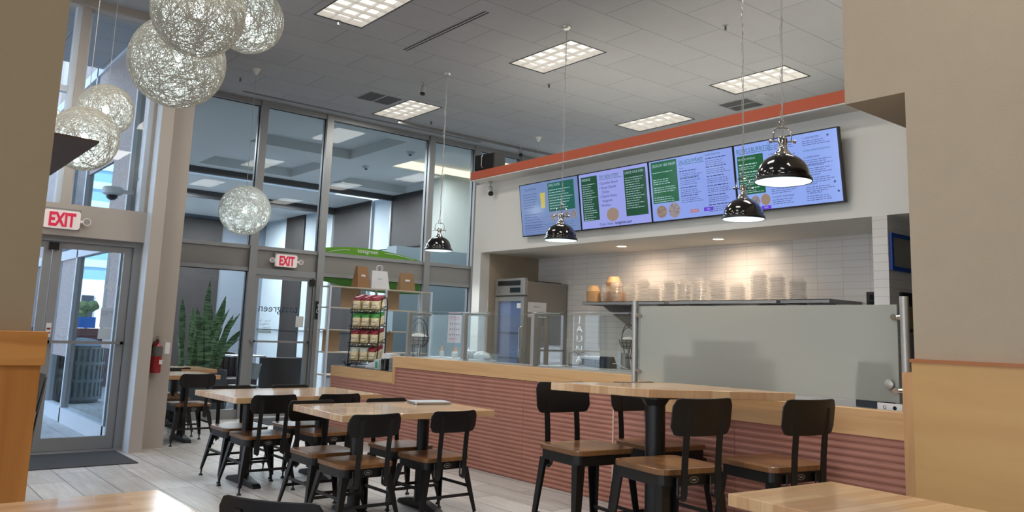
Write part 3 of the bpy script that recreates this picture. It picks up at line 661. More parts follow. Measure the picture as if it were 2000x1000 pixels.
def txt(name, s, size, m, x, y, par, align='LEFT', sx=0.85, bold=0.0): return text(name, s, size, m, Matrix.Translation((x, y, 0.0026)), par, align, sx=sx, bold=bold)
def food(par, x, y, rx, ry, m, seed, m2=None):
    rnd = random.Random(seed); b = B()
    b.face([(x + rx * math.cos(a * PI / 12), y + ry * math.sin(a * PI / 12), 0.0016) for a in range(24)]); o = b.build('dish_picture', m, par)
    b = B()
    for i in range(60):
        a = rnd.uniform(0, 2 * PI); q = math.sqrt(rnd.random()) * 0.9; px, py = x + rx * q * math.cos(a), y + ry * q * math.sin(a); s = rnd.uniform(0.004, 0.011); an = rnd.uniform(0, PI)
        dx, dy = s * math.cos(an), s * math.sin(an); b.face([(px - dx, py - dy, 0.002), (px + dy * 0.4, py - dx * 0.4, 0.002), (px + dx, py + dy, 0.002), (px - dy * 0.4, py + dx * 0.4, 0.002)])
    b.build('dish_garnish', m2 or M_sfood3, o)
def screen(yc, lab, bg):
    t = thing('menu_screen', lab, 'screen', (6.965, yc, 3.078), 0, 'menu screens over the counter')
    # screen plane: faces -X and leans forward at the top
    Mx = frame((0, 0, 0), (0, -1, 0), (-0.135, 0, 1)).to_4x4(); t.matrix_world = Matrix.Translation((6.965, yc, 3.078)) @ Mx
    b = B(); b.box(-SWD / 2 + 0.001, SWD / 2 - 0.001, -SHT / 2, SHT / 2, -0.045, 0.0); b.build('housing', M_sbez, t)
    b = B(); rect(b, -SWD / 2 + 0.012, SWD / 2 - 0.012, -SHT / 2 + 0.014, SHT / 2 - 0.012, 0.0008); p = b.build('display', bg, t)
    b = B(); b.box(-0.15, 0.15, -0.12, 0.12, -0.10, -0.045); b.build('wall_mount', M_black, t)
    return t, p
rnd = random.Random(3)
# 1: drinks and small plates
t, p = screen(7.845, 'leftmost menu screen with a yellow drink and a green list panel', M_s[0])
b = B(); rect(b, 0.0, 0.49, -0.06, 0.31); g = b.build('menu_panel', M_sg[0], t)
txt('heading', 'TEA & BEVERAGES', 0.042, M_stext, -0.47, 0.255, t, sx=0.7); txt('heading', 'SMALL PLATES', 0.045, M_stextw, 0.02, 0.262, g, sx=0.75)
b = B(); lines(b, -0.50, -0.20, 0.20, 6, 0.035, 0.008, rnd); lines(b, -0.50, -0.12, -0.07, 6, 0.035, 0.008, rnd); lines(b, -0.50, 0.50, -0.22, 5, 0.028, 0.005, rnd, 0.1); b.build('menu_lines', M_stext, t, kind='stuff')
b = B(); lines(b, 0.02, 0.47, 0.21, 8, 0.034, 0.009, rnd); b.build('menu_lines', M_stextw, g, kind='stuff')
b = B(); b.face([(-0.16, 0.20, 0.002), (-0.06, 0.20, 0.002), (-0.072, 0.0, 0.002), (-0.148, 0.0, 0.002)]); b.build('drink_picture', M_sjuice, t)
for i, x in enumerate((0.07, 0.20, 0.33, 0.46)): food(t, x, -0.13, 0.05, 0.055, M_sfood, 10 + i)
# 2: new items
t, p = screen(6.69, 'menu screen titled TRY NEW ITEMS between two dark green columns', M_s[1])
for x0, x1, s, n in ((-0.53, -0.25, 'DRESSINGS', 17), (0.19, 0.53, 'CREATE YOUR OWN', 14)):
    b = B(); rect(b, x0, x1, -0.24, 0.30); g = b.build('menu_panel', M_sg[1], t); txt('heading', s, 0.042, M_stextw, x0 + 0.015, 0.25, g, sx=0.72 if len(s) < 12 else 0.74)
    b = B(); lines(b, x0 + 0.02, x1 - 0.02, 0.20, n, 0.027, 0.007, rnd, 0.45); b.build('menu_lines', M_stextw, g, kind='stuff')
txt('heading', 'TRY NEW ITEMS', 0.062, M_shead, -0.215, 0.245, t, sx=0.72)
b = B(); rect(b, -0.215, 0.165, 0.233, 0.238, 0.002); b.build('underline', M_shead, t)
for i, s in enumerate(['\u2022 Cucumber Kimchi', '\u2022 Honey Chipotle', '   Chicken', '\u2022 Chipotle Honey', '   Vinaigrette', '\u2022 Hummus']): txt('menu_text', s, 0.046, M_sboldtext, -0.22, 0.175 - i * 0.053, t, sx=0.85)
txt('menu_text', 'Order Online', 0.046, M_sboldtext, -0.26, -0.315, t, sx=0.9); txt('menu_text', 'tossgreen.com', 0.05, M_sboldtext, 0.0, -0.315, t, sx=0.9, bold=0.001)
food(t, -0.03, -0.195, 0.10, 0.08, M_sfood2, 5, M_sfood)
# 3: crunchy wraps and salads
t, p = screen(5.535, 'menu screen titled SALADS/WRAPS with a green panel at its left', M_s[2])
b = B(); rect(b, -0.54, -0.17, -0.14, 0.325); g = b.build('menu_panel', M_sg[2], t); txt('heading', 'CRUNCHY HEX WRAPS', 0.045, M_stextw, -0.525, 0.265, g, sx=0.72)
b = B()
for k, y in enumerate((0.20, 0.12, 0.03, -0.08)): lines(b, -0.52, -0.19, y, 3 if k else 1, 0.024, 0.007, rnd)
b.build('menu_lines', M_stextw, g, kind='stuff')
txt('heading', 'SALADS/WRAPS', 0.062, M_shead, -0.14, 0.255, t, sx=0.75); b = B(); rect(b, -0.14, 0.20, 0.243, 0.248, 0.002); b.build('underline', M_shead, t)
NAMES3 = [['SONOMA HARVEST', 'BUFFALO', 'KEY WEST', 'BENGAL SAMOA'], ['MILK MISO', 'VIETNAM DISTRICT', 'ANCIENT GRAIN', 'BEET TREAT', 'CLASSIC LOVE', 'CHICKEN BOWL']]
for (x0, ys) in ((-0.14, (0.17, 0.09, -0.01, -0.10)), (0.22, (0.26, 0.17, 0.07, -0.03, -0.13, -0.23))):
    b = B(); b2 = B()
    for y in ys: lines(b2, x0, x0 + 0.27, y, 1, 0.02, 0.009, rnd, 0.2); lines(b, x0, x0 + 0.31, y - 0.026, 3, 0.02, 0.006, rnd, 0.35)
    b.build('menu_lines', M_stext, t, kind='stuff'); b2.build('menu_lines', M_sboldtext, t, kind='stuff')
txt('menu_text', 'VEGAN', 0.022, M_shead, -0.14, 0.20, t); txt('menu_text', 'GLOBAL INSPIRATION', 0.024, M_shead, 0.22, 0.295, t, sx=0.8)
food(t, -0.43, -0.235, 0.075, 0.07, M_sfood2, 21); food(t, -0.25, -0.235, 0.08, 0.085, M_sfood, 22)
b = B(); rect(b, -0.03, 0.08, -0.285, -0.25); o = b.build('menu_button', M_spop, t); txt('button_text', 'POPULAR', 0.02, M_stextw, 0.025, -0.274, o, 'CENTER')
b = B(); rect(b, 0.15, 0.27, -0.285, -0.245); o = b.build('menu_button', M_spur, t); txt('button_text', 'NEW', 0.026, M_stextw, 0.21, -0.274, o, 'CENTER')
# 4: bowls and burritos
t, p = screen(4.38, 'rightmost menu screen titled BOWLS/BURRITOS', M_s[3])
b = B(); rect(b, -0.54, -0.235, -0.17, 0.225); g = b.build('menu_panel', M_sg[2], t); txt('heading', 'PROTEIN WORLDS', 0.03, M_stextw, -0.53, 0.18, g, sx=0.8)
b = B()
for y in (0.13, 0.05, -0.03, -0.11): lines(b, -0.525, -0.26, y, 1, 0.02, 0.011, rnd, 0.2); lines(b, -0.525, -0.25, y - 0.024, 2, 0.019, 0.006, rnd)
b.build('menu_lines', M_stextw, g, kind='stuff')
txt('heading', 'BOWLS/BURRITOS', 0.062, M_shead, -0.54, 0.255, t, sx=0.78); b = B(); rect(b, -0.54, -0.12, 0.243, 0.248, 0.002); b.build('underline', M_shead, t)
items = [(0.205, 0.285, '11. HIGH PROTEIN'), (0.205, 0.10, '12. SHRIMP BOWL'), (0.205, 0.02, '13. MEDITERRANEAN'), (0.205, -0.07, '14. ASIAN BOWL'), (0.205, -0.155, '15. B-TOWN'), (0.205, -0.24, '16. BENGAL RICE'), (-0.17, 0.30, '5. BARCELONA'), (-0.17, 0.19, '6. MALIBU'), (-0.17, 0.08, '7. TEXAS'), (-0.17, -0.03, '8. CAJUN'), (-0.17, -0.13, '9. MONTEREY'), (-0.17, -0.235, '10. CLASSIC VEGETARIAN')]
b = B()
for x, y, s in items: txt('menu_text', s, 0.025, M_sboldtext, x, y, t, sx=0.85); lines(b, x, x + 0.30, y - 0.024, 3, 0.019, 0.006, rnd, 0.3)
b.build('menu_lines', M_stext, t, kind='stuff')
txt('menu_text', 'GLOBAL INSPIRATION (BOWLS)', 0.023, M_shead, 0.205, 0.165, t, sx=0.85)
for x, y in ((0.47, 0.29), (0.50, -0.15), (0.53, -0.24)):
    b = B(); b.face([(x + (0.018 if i % 2 == 0 else 0.007) * math.sin(i * PI / 5), y + (0.018 if i % 2 == 0 else 0.007) * math.cos(i * PI / 5), 0.0025) for i in range(10)]); b.build('star_mark', M_sboldtext, t)
food(t, -0.47, -0.245, 0.055, 0.06, M_sfood, 31); food(t, -0.36, -0.245, 0.052, 0.057, M_sfood, 32); food(t, -0.245, -0.24, 0.052, 0.057, M_sfood2, 33, M_sfood2)
b = B(); rect(b, -0.30, -0.19, -0.335, -0.30); o = b.build('menu_button', M_spur, t); txt('button_text', 'NEW', 0.024, M_stextw, -0.245, -0.326, o, 'CENTER')
# ---------------------------------------------------------------- service counter
def corrug(b, x, y0, y1, z0, z1, pitch=0.0415, amp=0.0115, depth=0.05):
    prof = []; n = int((z1 - z0) / pitch * 6)
    for i in range(n + 1):
        z = z0 + (z1 - z0) * i / n; ph = (z / pitch) % 1.0
        d = amp * (1 - abs(2 * ph - 1) ** 2)
        prof.append((x - d, z))
    poly = prof + [(x + depth, z1), (x + depth, z0)]
    b.prism(poly, y0, y1, lambda a, c_, h: (a, h, c_))
t = thing('service_counter', 'long terracotta ribbed counter with a maple top edge along the kitchen', 'counter', (5.48, 6.7, 0))
def cb(fn, name, m, **k):
    b = B(); fn(b); b.bm.transform(Matrix.Translation((-5.37, -6.7, 0))); return b.build(name, m, t, **k)
seams = [10.70, 9.80, 8.96, 7.70, 6.45, 5.2, 4.50]
for i in range(len(seams) - 1):
    y1, y0 = seams[i], seams[i + 1]; top = 0.78 if y0 >= 8.9 else 0.975
    cb(lambda b: corrug(b, 5.375, y0 + 0.0015, y1 - 0.0015, 0.0, top), 'ribbed_panel', M_terra)
cb(lambda b: b.box(5.362, 5.40, 9.03, 10.71, 0.78, 0.917), 'apron_board', M_maple, bevel=0.002)
cb(lambda b: b.box(5.360, 5.40, 8.96, 9.03, 0.77, 0.98), 'step_board', M_maplez, bevel=0.002)
cb(lambda b: b.box(5.358, 5.46, 4.50, 9.03, 0.98, 1.117), 'apron_board', M_maple, bevel=0.002)
cb(lambda b: b.box(5.42, 5.80, 4.60, 8.96, 0, 1.095), 'cabinet_body', M_steel2)
cb(lambda b: b.box(5.46, 5.85, 4.60, 8.96, 1.095, 1.118), 'worktop', M_steel)
cb(lambda b: b.box(5.42, 6.10, 9.03, 10.70, 0, 0.89), 'cabinet_body', M_steel2)
cb(lambda b: b.box(5.385, 6.15, 9.03, 10.71, 0.89, 0.925), 'worktop', mat('dark_laminate', (58, 60, 64), 0.3))
cb(lambda b: b.box(5.372, 5.40, 10.70, 10.73, 0, 0.92), 'corner_trim', M_maplez)
t = thing('service_counter', 'projecting right end of the terracotta ribbed counter with deep maple band', 'counter', (4.75, 3.4, 0))
def cb2(fn, name, m, **k):
    b = B(); fn(b); b.bm.transform(Matrix.Translation((-4.75, -3.4, 0))); return b.build(name, m, t, **k)
for y1, y0 in ((4.49, 3.38), (3.38, 2.23)): cb2(lambda b: corrug(b, 4.765, y0 + 0.0015, y1 - 0.0015, 0, 0.922), 'ribbed_panel', M_terra)
cb2(lambda b: b.box(4.75, 4.84, 2.225, 4.50, 0.922, 1.075), 'apron_board', M_maple, bevel=0.002)
cb2(lambda b: b.box(4.752, 4.80, 4.488, 4.50, 0, 0.922), 'corner_trim', mat('pale_trim', (214, 184, 168), 0.5))
cb2(lambda b: b.box(4.81, 5.45, 2.23, 4.48, 0, 1.052), 'cabinet_body', M_steel2)
cb2(lambda b: b.box(4.84, 5.45, 2.23, 4.48, 1.052, 1.070), 'worktop', M_steel)

# glass guard over the left run
M_guard = glassmat('guard_glass', (0.93, 0.96, 0.955), 0.03, boost=1.3)
t = thing('glass_guard', 'clear glass sneeze guard with square steel posts on the counter', 'glass screen', (5.66, 6.7, 1.117))
for y in (8.985, 7.77, 6.53):
    b = B(); b.box(-0.028, 0.028, y - 6.7 - 0.024, y - 6.7 + 0.024, 0, 0.55); b.box(0.028, 0.34, y - 6.7 - 0.02, y - 6.7 + 0.02, 0.515, 0.548)
    p = b.build('post', M_steel, t, bevel=0.003)
    b = B(); b.box(-0.038, 0.038, y - 6.7 - 0.036, y - 6.7 + 0.036, 0, 0.02); b.build('base_plate', M_chrome, p)
ys_ = [8.985, 7.77, 6.53, 4.62]
for a, c_ in zip(ys_, ys_[1:]):
    B().box(-0.003, 0.003, c_ - 6.7 + 0.03, a - 6.7 - 0.03, 0.015, 0.525).build('front_pane', M_guard, t)
B().box(0.0, 0.34, 4.60 - 6.7, 9.0 - 6.7, 0.552, 0.560).build('shelf_pane', M_guard, t)
# frosted guard
M_frost = bpy.data.materials.new('frosted_glass'); M_frost.use_nodes = True; nt = M_frost.node_tree; p = nt.nodes['Principled BSDF']
p.inputs['Base Color'].default_value = s2l((236, 241, 233)); p.inputs['Roughness'].default_value = 0.52; p.inputs['Transmission Weight'].default_value = 0.68; p.inputs['IOR'].default_value = 1.22
t = thing('frosted_guard', 'large frosted glass screen standing on the right end of counter', 'glass screen', (4.93, 3.4, 1.07))
b = B(); b.box(-0.005, 0.005, 2.342 - 3.4, 4.40 - 3.4, 0.045, 0.62); b.build('frosted_pane', M_frost, t, bevel=0.001)
b = B(); b.box(-0.006, -0.0055, 4.38 - 3.4, 4.399 - 3.4, 0.05, 0.62); b.build('edge_strip', M_lowiron, t)
b = B(); b.tube([(0, 4.44 - 3.4, 0), (0, 4.44 - 3.4, 0.664)], 0.024, 14); b.build('post', M_steel, t, smooth=True)
b = B(); b.tube([(0, 2.298 - 3.4, 0), (0, 2.298 - 3.4, 0.668)], 0.026, 14); b.build('post', M_steel, t, smooth=True)
for y, s_ in ((4.44, -1), (2.298, 1)):
    for z in (0.115, 0.545):
        b = B(); b.cyl((-0.002, y - 3.4, z), (-0.002, y - 3.4 + s_ * 0.062, z), 0.015, seg=12); b.cyl((-0.02, y - 3.4 + s_ * 0.06, z), (0.02, y - 3.4 + s_ * 0.06, z), 0.018, seg=14); b.build('clamp', M_chrome, t, smooth=True)
b = B(); b.lathe([(0, 0), (0.032, 0), (0.028, 0.02), (0, 0.03)], seg=12); b.bm.transform(Matrix.Translation((-0.006, 2.395 - 3.4, 0.15)) @ Matrix.Rotation(R(-90), 4, 'Y')); b.build('suction_hook', M_steel, t, smooth=True)
t = thing('small_label_card', 'small pale card with dark marks beneath the frosted screen corner', 'card', (4.90, 2.39, 1.071))
b = B(); b.box(0, 0.002, -0.075, 0.075, 0, 0.04); b.build('card', M_paper, t)
b = B(); b.cyl((-0.001, -0.03, 0.014), (-0.0002, -0.03, 0.014), 0.012, seg=14); b.build('logo_dot', M_dark, t)
b = B(); b.tube([(-0.001, 0.03 + 0.009 * math.cos(a * PI / 6), 0.016 + 0.009 * math.sin(a * PI / 6)) for a in range(12)], 0.0015, 4, closed=True); b.build('logo_ring', M_dark, t)

# ---------------------------------------------------------------- kitchen side
t = thing('back_counter', 'stainless steel back counter with a raised front lip behind the glass', 'counter', (6.45, 5.65, 0))
b = B(); b.box(-0.28, 0.35, -1.2, 1.15, 0, 1.07); b.build('cabinet_body', M_steel2, t)
b = B(); b.box(-0.31, 0.38, -1.22, 1.17, 1.07, 1.118); b.build('worktop', M_steel, t, bevel=0.006)
t = thing('back_shelf', 'long stainless wall shelf carrying the stacked bowls', 'shelf', (8.0, 6.6, 1.87))
def shelf_seg(y0, y1):
    b = B(); b.box(-0.42, 0.2, y0 - 6.6, y1 - 6.6, 0.012, 0.018); b.box(-0.42, -0.415, y0 - 6.6, y1 - 6.6, -0.02, 0.018); b.box(-0.42, 0.2, y1 - 6.6 - 0.004, y1 - 6.6, -0.02, 0.012); b.box(-0.42, 0.2, y0 - 6.6, y0 - 6.6 + 0.004, -0.02, 0.012); return b
s1 = shelf_seg(6.42, 7.83).build('shelf_board', M_steel, t); s2 = shelf_seg(4.90, 6.36).build('shelf_board', M_steel, t)
s3 = shelf_seg(4.30, 4.86).build('shelf_board', M_steel2, t)
for y in (7.55, 6.62, 6.15, 5.20, 4.6):
    b = B(); b.prism([(-0.36, -0.004), (0.2, -0.004), (0.2, -0.30)], y - 6.6 - 0.012, y - 6.6 + 0.012, lambda a, c_, h: (a, h, c_)); b.build('bracket', M_steel2, t)
# bowls
M_clear = mat('clear_plastic', (200, 196, 190), 0.12, spec=0.9)
M_clear.node_tree.nodes['Principled BSDF'].inputs['Alpha'].default_value = 0.07
M_rim = mat('clear_plastic_rim', (214, 210, 204), 0.1, spec=1.0)
M_rim.node_tree.nodes['Principled BSDF'].inputs['Alpha'].default_value = 0.5
M_kraft = mat('kraft_bowl', (198, 162, 118), 0.75, vary=0.04)
def bowl_mesh(rt, rb, h, m, name):
    b = B(); b.lathe([(0, 0.002), (rb, 0.0), (rb + (rt - rb) * 0.5, h * 0.5), (rt, h), (rt + 0.004, h + 0.001), (rt + 0.006, h + 0.004), (rt + 0.004, h + 0.006), (rt, h + 0.005)], seg=22)
    b.bm.transform(Matrix.Rotation(PI, 4, 'X') @ Matrix.Translation((0, 0, -h)))
    me = b.build(name, m, smooth=True)
    if m is M_clear:
        me.data.materials.append(M_rim)
        for f_ in me.data.polygons:
            if f_.center.z < 0.0015 or (Vector((f_.center.x, f_.center.y, 0)).length > rt * 0.985): f_.material_index = 1
    return me
ORD = ['leftmost', 'second', 'third', 'fourth', 'fifth', 'sixth', 'seventh', 'eighth', 'ninth', 'tenth', 'eleventh', 'twelfth', 'rightmost']
ST = [(7.55, 16, 0.067), (7.36, 22, 0.078), (7.13, 18, 0.075), (6.90, 21, 0.078), (6.72, 15, 0.07), (6.49, 20, 0.075), (6.27, 19, 0.075), (6.03, 20, 0.075), (5.77, 22, 0.082), (5.50, 14, 0.085), (5.22, 24, 0.088), (5.0, 21, 0.085), (4.75, 17, 0.085)]
rnd = random.Random(9); proto = {}
for k, (y, n, r_) in enumerate(ST):
    dx = 0; dy = 0; n = int(n * 0.72)
    for i in range(n):
        key = round(r_, 3)
        if key not in proto: o = bowl_mesh(r_, r_ * 0.68, 0.055, M_clear, 'plastic_bowl'); proto[key] = o
        else: o = proto[key].copy(); COL.objects.link(o)
        if i: dx += rnd.uniform(-0.002, 0.002); dy += rnd.uniform(-0.0025, 0.0030)
        o.location = (7.74 + dx, y + dy, 1.888 + i * 0.0170); o.rotation_euler = (0, 0, 0)
        tag(o, (('topmost clear plastic bowl on the %s stack of clear bowls' if i == n - 1 else 'bottom clear plastic bowl of the %s stack of clear bowls' if i == 0 else 'clear plastic bowl nested inside the %s stack of clear bowls') % ORD[k]), 'bowl', 'clear bowls in the %s stack on the steel shelf' % ORD[k])
for k, (x, y, n, r_, h0) in enumerate(((7.70, 7.735, 12, 0.092, 0.0), (7.86, 7.52, 11, 0.10, 0.135))):
    pr_ = None
    for i in range(n):
        if pr_ is None: o = bowl_mesh(r_, r_ * 0.66, 0.075, M_kraft, 'kraft_bowl'); pr_ = o
        else: o = pr_.copy(); COL.objects.link(o)
        o.location = (x, y + (0.001 * i), 1.889 + h0 + i * 0.013)
        tag(o, ['tan paper bowl in the lower kraft stack at the left shelf end', 'tan paper bowl in the taller kraft stack beside clear bowls'][k], 'bowl', ['lower kraft bowl stack', 'taller kraft bowl stack'][k])
b = B(); b.box(-0.10, 0.10, -0.11, 0.11, 0, 0.133); tag(b.build('carton', mat('carton_brown', (168, 120, 78), 0.8), loc=(7.87, 7.52, 1.889)), 'brown carton under the taller kraft bowls on the steel shelf', 'box')
# fridge
M_fr = mat('fridge_steel', (150, 146, 140), 0.42, 0.55)
t = thing('display_fridge', 'tall stainless upright fridge with glass door in the recess corner', 'fridge', (7.37, 8.78, 0))
b = B(); b.box(0.05, 0.80, 0, 0.66, 0.12, 2.18); b.build('cabinet', M_fr, t)
b = B(); b.box(0.0, 0.06, -0.005, 0.665, 1.98, 2.225); hd = b.build('header_panel', M_steel, t, bevel=0.01)
b = B(); b.box(-0.004, 0.002, 0.09, 0.60, 2.12, 2.19); b.build('vent_slot', M_black, hd)
b = B(); b.box(-0.004, 0.002, 0.09, 0.32, 2.02, 2.09); b.build('thermostat_display', mat('dark_display', (26, 38, 40), 0.2), hd)
b = B(); b.box(-0.004, 0.002, 0.50, 0.60, 2.02, 2.035); b.build('badge', M_chrome, hd)
b = B(); b.box(0.0, 0.05, 0.0, 0.07, 0.2, 1.96); b.box(0.0, 0.05, 0.59, 0.66, 0.2, 1.96); b.box(0.0, 0.05, 0.07, 0.59, 1.90, 1.96); b.box(0, 0.05, 0.07, 0.59, 0.2, 0.27); dr = b.build('door', M_steel, t)
B().box(0.02, 0.028, 0.07, 0.59, 0.27, 1.90).build('door_glass', glassmat('fridge_glass', (0.8, 0.86, 0.95), 0.10, boost=1.3), dr)
b = B(); b.tube([(0.0, 0.035, 1.55), (-0.04, 0.035, 1.52), (-0.04, 0.035, 1.0), (0.0, 0.035, 0.97)], 0.01, 8); b.build('handle', M_chrome, dr)
B().box(0.045, 0.055, 0.07, 0.59, 0.27, 1.90).build('interior', mat('fridge_inside_glow', (176, 184, 202), 0.6, emis=(150, 168, 205), es=0.14), t)  # slight emission stands in for light inside the cabinet
for z in (0.7, 1.1, 1.45): B().box(0.03, 0.044, 0.075, 0.585, z, z + 0.012).build('wire_shelf', M_chrome, t)
b = B(); b.box(0.002, 0.006, 0.05, 0.16, 1.80, 1.87); b.build('door_sticker', M_paper, dr)
b = B(); b.box(0.30, 0.78, 0.1, 0.6, 2.18, 2.20); b.build('top_tray', M_black, t)
for x0, z in ((0.33, 1.68),): B().box(x0 - 0.26, x0 - 0.26 + 0.34, -0.004, -0.001, z, z + 0.21).build('taped_notice', M_paper, t)
text('notice_text', 'Attention', 0.03, mat('ink_grey', (90, 90, 95), 0.8), frame((0.17, -0.006, 1.82), (1, 0, 0), (0, 0, 1)), t)
# things standing on the back counter
ZB = 1.118
t = thing('wire_rack_box', 'small black wire frame box with a paper sign behind the glass', 'dispenser', (6.38, 6.60, ZB))
b = B()
for x in (-0.07, 0.07):
    b.tube([(x, -0.09, 0), (x, -0.09, 0.12), (x, 0.0, 0.15), (x, 0.09, 0.13), (x, 0.09, 0)], 0.004, 6)
b.box(-0.07, 0.07, -0.09, 0.09, 0, 0.012); b.build('wire_frame', M_black, t)
B().box(-0.074, -0.071, -0.08, 0.02, 0.02, 0.11).build('paper_sign', M_paper, t)
t = thing('napkin_tray', 'rounded white topped black tray box on the back counter', 'box', (6.42, 6.36, ZB))
b = B(); b.rbox(-0.12, 0.12, -0.15, 0.15, 0, 0.085, 0.05); b.build('body', M_blackgloss, t, smooth=True)
b = B(); b.rbox(-0.13, 0.13, -0.165, 0.165, 0.085, 0.112, 0.05); b.build('lid', M_whitealu, t, bevel=0.004)
t = thing('tablet_stand', 'small black tilted tablet stand left of the wire basket', 'tablet', (6.32, 6.12, ZB), 0)
b = B(); b.prism([(-0.06, 0), (0.08, 0), (0.02, 0.12), (-0.01, 0.12)], -0.09, 0.09, lambda a, c_, h: (a, h, c_)); b.build('housing', M_black, t, bevel=0.004)
b = B(); b.prism([(-0.058, 0.01), (-0.014, 0.11), (-0.0155, 0.111), (-0.0595, 0.011)], -0.08, 0.08, lambda a, c_, h: (a, h, c_)); b.build('display', mat('tablet_glass', (38, 42, 50), 0.1), t)
b = B(); b.tube([(0.0, -0.09, 0.05), (0.0, -0.16, 0.06), (0.02, -0.22, 0.02), (0.05, -0.26, 0.005)], 0.004, 6); b.build('cable', M_paper, t)
def basket(x, y, z, sc, lab, items=True):
    t = thing('wire_basket_stand', lab, 'basket', (x, y, z))
    b = B(); r = 0.10 * sc
    for h, rr in ((0.30, r), (0.27, r * 0.93), (0.23, r * 0.75)): b.tube([(rr * math.cos(a * PI / 12), rr * math.sin(a * PI / 12), h * sc) for a in range(24)], 0.0045, 5, closed=True)
    for a in range(12):
        c_, s_ = math.cos(a * PI / 6), math.sin(a * PI / 6); b.tube([(r * c_, r * s_, 0.30 * sc), (r * 0.9 * c_, r * 0.9 * s_, 0.26 * sc), (r * 0.6 * c_, r * 0.6 * s_, 0.215 * sc), (0, 0, 0.205 * sc)], 0.004, 4)
    b.build('basket', M_black, t)
    b = B(); b.tube([(r * math.cos(a * PI / 12), 0, (0.30 + 0.17 * math.sin(a * PI / 12)) * sc) for a in range(13)], 0.006, 6); b.tube([(0, r * math.cos(a * PI / 12), (0.30 + 0.13 * math.sin(a * PI / 12)) * sc) for a in range(13)], 0.0045, 6); b.build('handle', M_black, t)
    b = B()
    for a in range(3):
        c_, s_ = math.cos(a * 2 * PI / 3 + 0.5), math.sin(a * 2 * PI / 3 + 0.5); b.tube([(r * 0.5 * c_, r * 0.5 * s_, 0.22 * sc), (r * 0.35 * c_, r * 0.35 * s_, 0.11 * sc), (r * 0.85 * c_, r * 0.85 * s_, 0.0)], 0.0055, 5)
    b.tube([(0, 0, 0.21 * sc), (0, 0, 0.03)], 0.004, 6); b.build('stand', M_black, t)
    b = B(); b.lathe([(0, 0.22), (0.06, 0.23), (0.085, 0.27), (0.09, 0.30), (0.06, 0.325), (0, 0.335)], seg=18); b.bm.transform(Matrix.Diagonal((sc, sc, sc, 1)))
    b.build('wrapped_contents', mat('pale_wrap_%d' % int(x * 100), (176, 174, 168), 0.5), t, smooth=True)
basket(6.55, 6.03, ZB, 1.0, 'black wire basket on a stand at the back counter, by the tile wall')
t = thing('cup_sleeve_holder', 'dark ribbed steel cylinder holder beside the wire basket', 'holder', (6.40, 5.93, ZB))
b = B(); b.lathe([(0, 0), (0.045, 0), (0.045, 0.165), (0.04, 0.165), (0.04, 0.02), (0, 0.02)], seg=20); b.build('cylinder', M_steel2, t, smooth=True)
b = B(); b.box(-0.05, -0.03, 0.02, 0.07, 0.0, 0.19); b.build('side_strip', M_whitealu, t)
t = thing('portion_scale', 'small scale with a white dial box under a black scoop', 'scale', (6.40, 5.69, ZB))
b = B(); b.box(-0.08, 0.10, -0.09, 0.09, 0.0, 0.10); b.build('body', M_steel, t, bevel=0.006)
b = B(); b.box(-0.086, -0.08, -0.06, 0.06, 0.02, 0.09); b.build('dial_face', M_paper, t)
b = B(); b.cyl((-0.089, 0.0, 0.055), (-0.086, 0.0, 0.055), 0.024, seg=18); b.build('dial', M_dark, t)
b = B(); b.box(-0.13, 0.13, -0.12, 0.12, 0.115, 0.128); b.cyl((0, 0, 0.10), (0, 0, 0.115), 0.03, seg=12); b.build('platform', M_black, t)
t = thing('black_scoop', 'black plastic scoop device resting on the scale platform', 'scoop', (6.40, 5.67, ZB + 0.128))
b = B(); b.rbox(-0.08, 0.08, -0.09, 0.07, 0, 0.07, 0.03); b.build('cup', M_black, t, smooth=True)
b = B(); b.tube([(0, 0.06, 0.03), (0, 0.10, 0.08), (0, 0.13, 0.09)], 0.014, 8); b.build('handle', M_black, t)
# silhouettes seen through the frosted screen
t = thing('prep_machine', 'blurred dark machine seen through the frosted screen', 'kitchen machine', (5.10, 3.76, 1.070))
b = B(); b.rbox(-0.12, 0.12, -0.42, 0.46, 0, 0.25, 0.06); b.build('body', mat('taupe_box', (138, 122, 110), 0.6), t)
b = B(); b.rbox(-0.10, 0.10, -0.30, 0.20, 0.25, 0.37, 0.07); b.build('hood', mat('dim_box', (104, 104, 104), 0.6), t)
t = thing('prep_machine', 'small dark blurred appliance behind the frosted screen right end', 'kitchen machine', (5.04, 2.55, 1.070))
b = B(); b.rbox(-0.07, 0.08, -0.10, 0.10, 0, 0.19, 0.03); b.build('body', mat('dim_box_b', (60, 66, 72), 0.6), t)
b = B(); b.box(-0.05, 0.06, -0.08, 0.08, 0.19, 0.27); b.build('lid', mat('dim_box_c', (90, 98, 104), 0.6), t)
# outlet, blue frame, papers in the corridor
t = thing('wall_outlet', 'black square wall outlet low on the tiles beside the pillar', 'outlet', (8.197, 4.19, 1.90))
b = B(); b.box(-0.008, 0.002, -0.055, 0.055, -0.09, 0.09); b.build('plate', M_black, t)
b = B(); b.box(-0.012, -0.008, -0.02, 0.02, -0.06, -0.01); b.box(-0.012, -0.008, -0.02, 0.02, 0.01, 0.06); b.build('socket', M_dark, t)
t = thing('framed_certificate', 'bright blue framed certificate on the dim corridor wall', 'picture frame', (7.33, 3.455, 2.27))
b = B()
for a in ((-0.21, 0.21, 0.13, 0.165), (-0.21, 0.21, -0.165, -0.13), (-0.21, -0.175, -0.13, 0.13), (0.175, 0.21, -0.13, 0.13)): b.box(a[0], a[1], -0.02, 0, a[2], a[3])
b.build('frame', M_blue, t); B().box(-0.175, 0.175, -0.008, 0, -0.13, 0.13).build('paper', mat('certificate_paper', (140, 138, 130), 0.8), t)
t = thing('clipboard_stack', 'dark clipboards and papers hanging on the corridor wall by the pier', 'papers', (7.40, 3.455, 1.70))
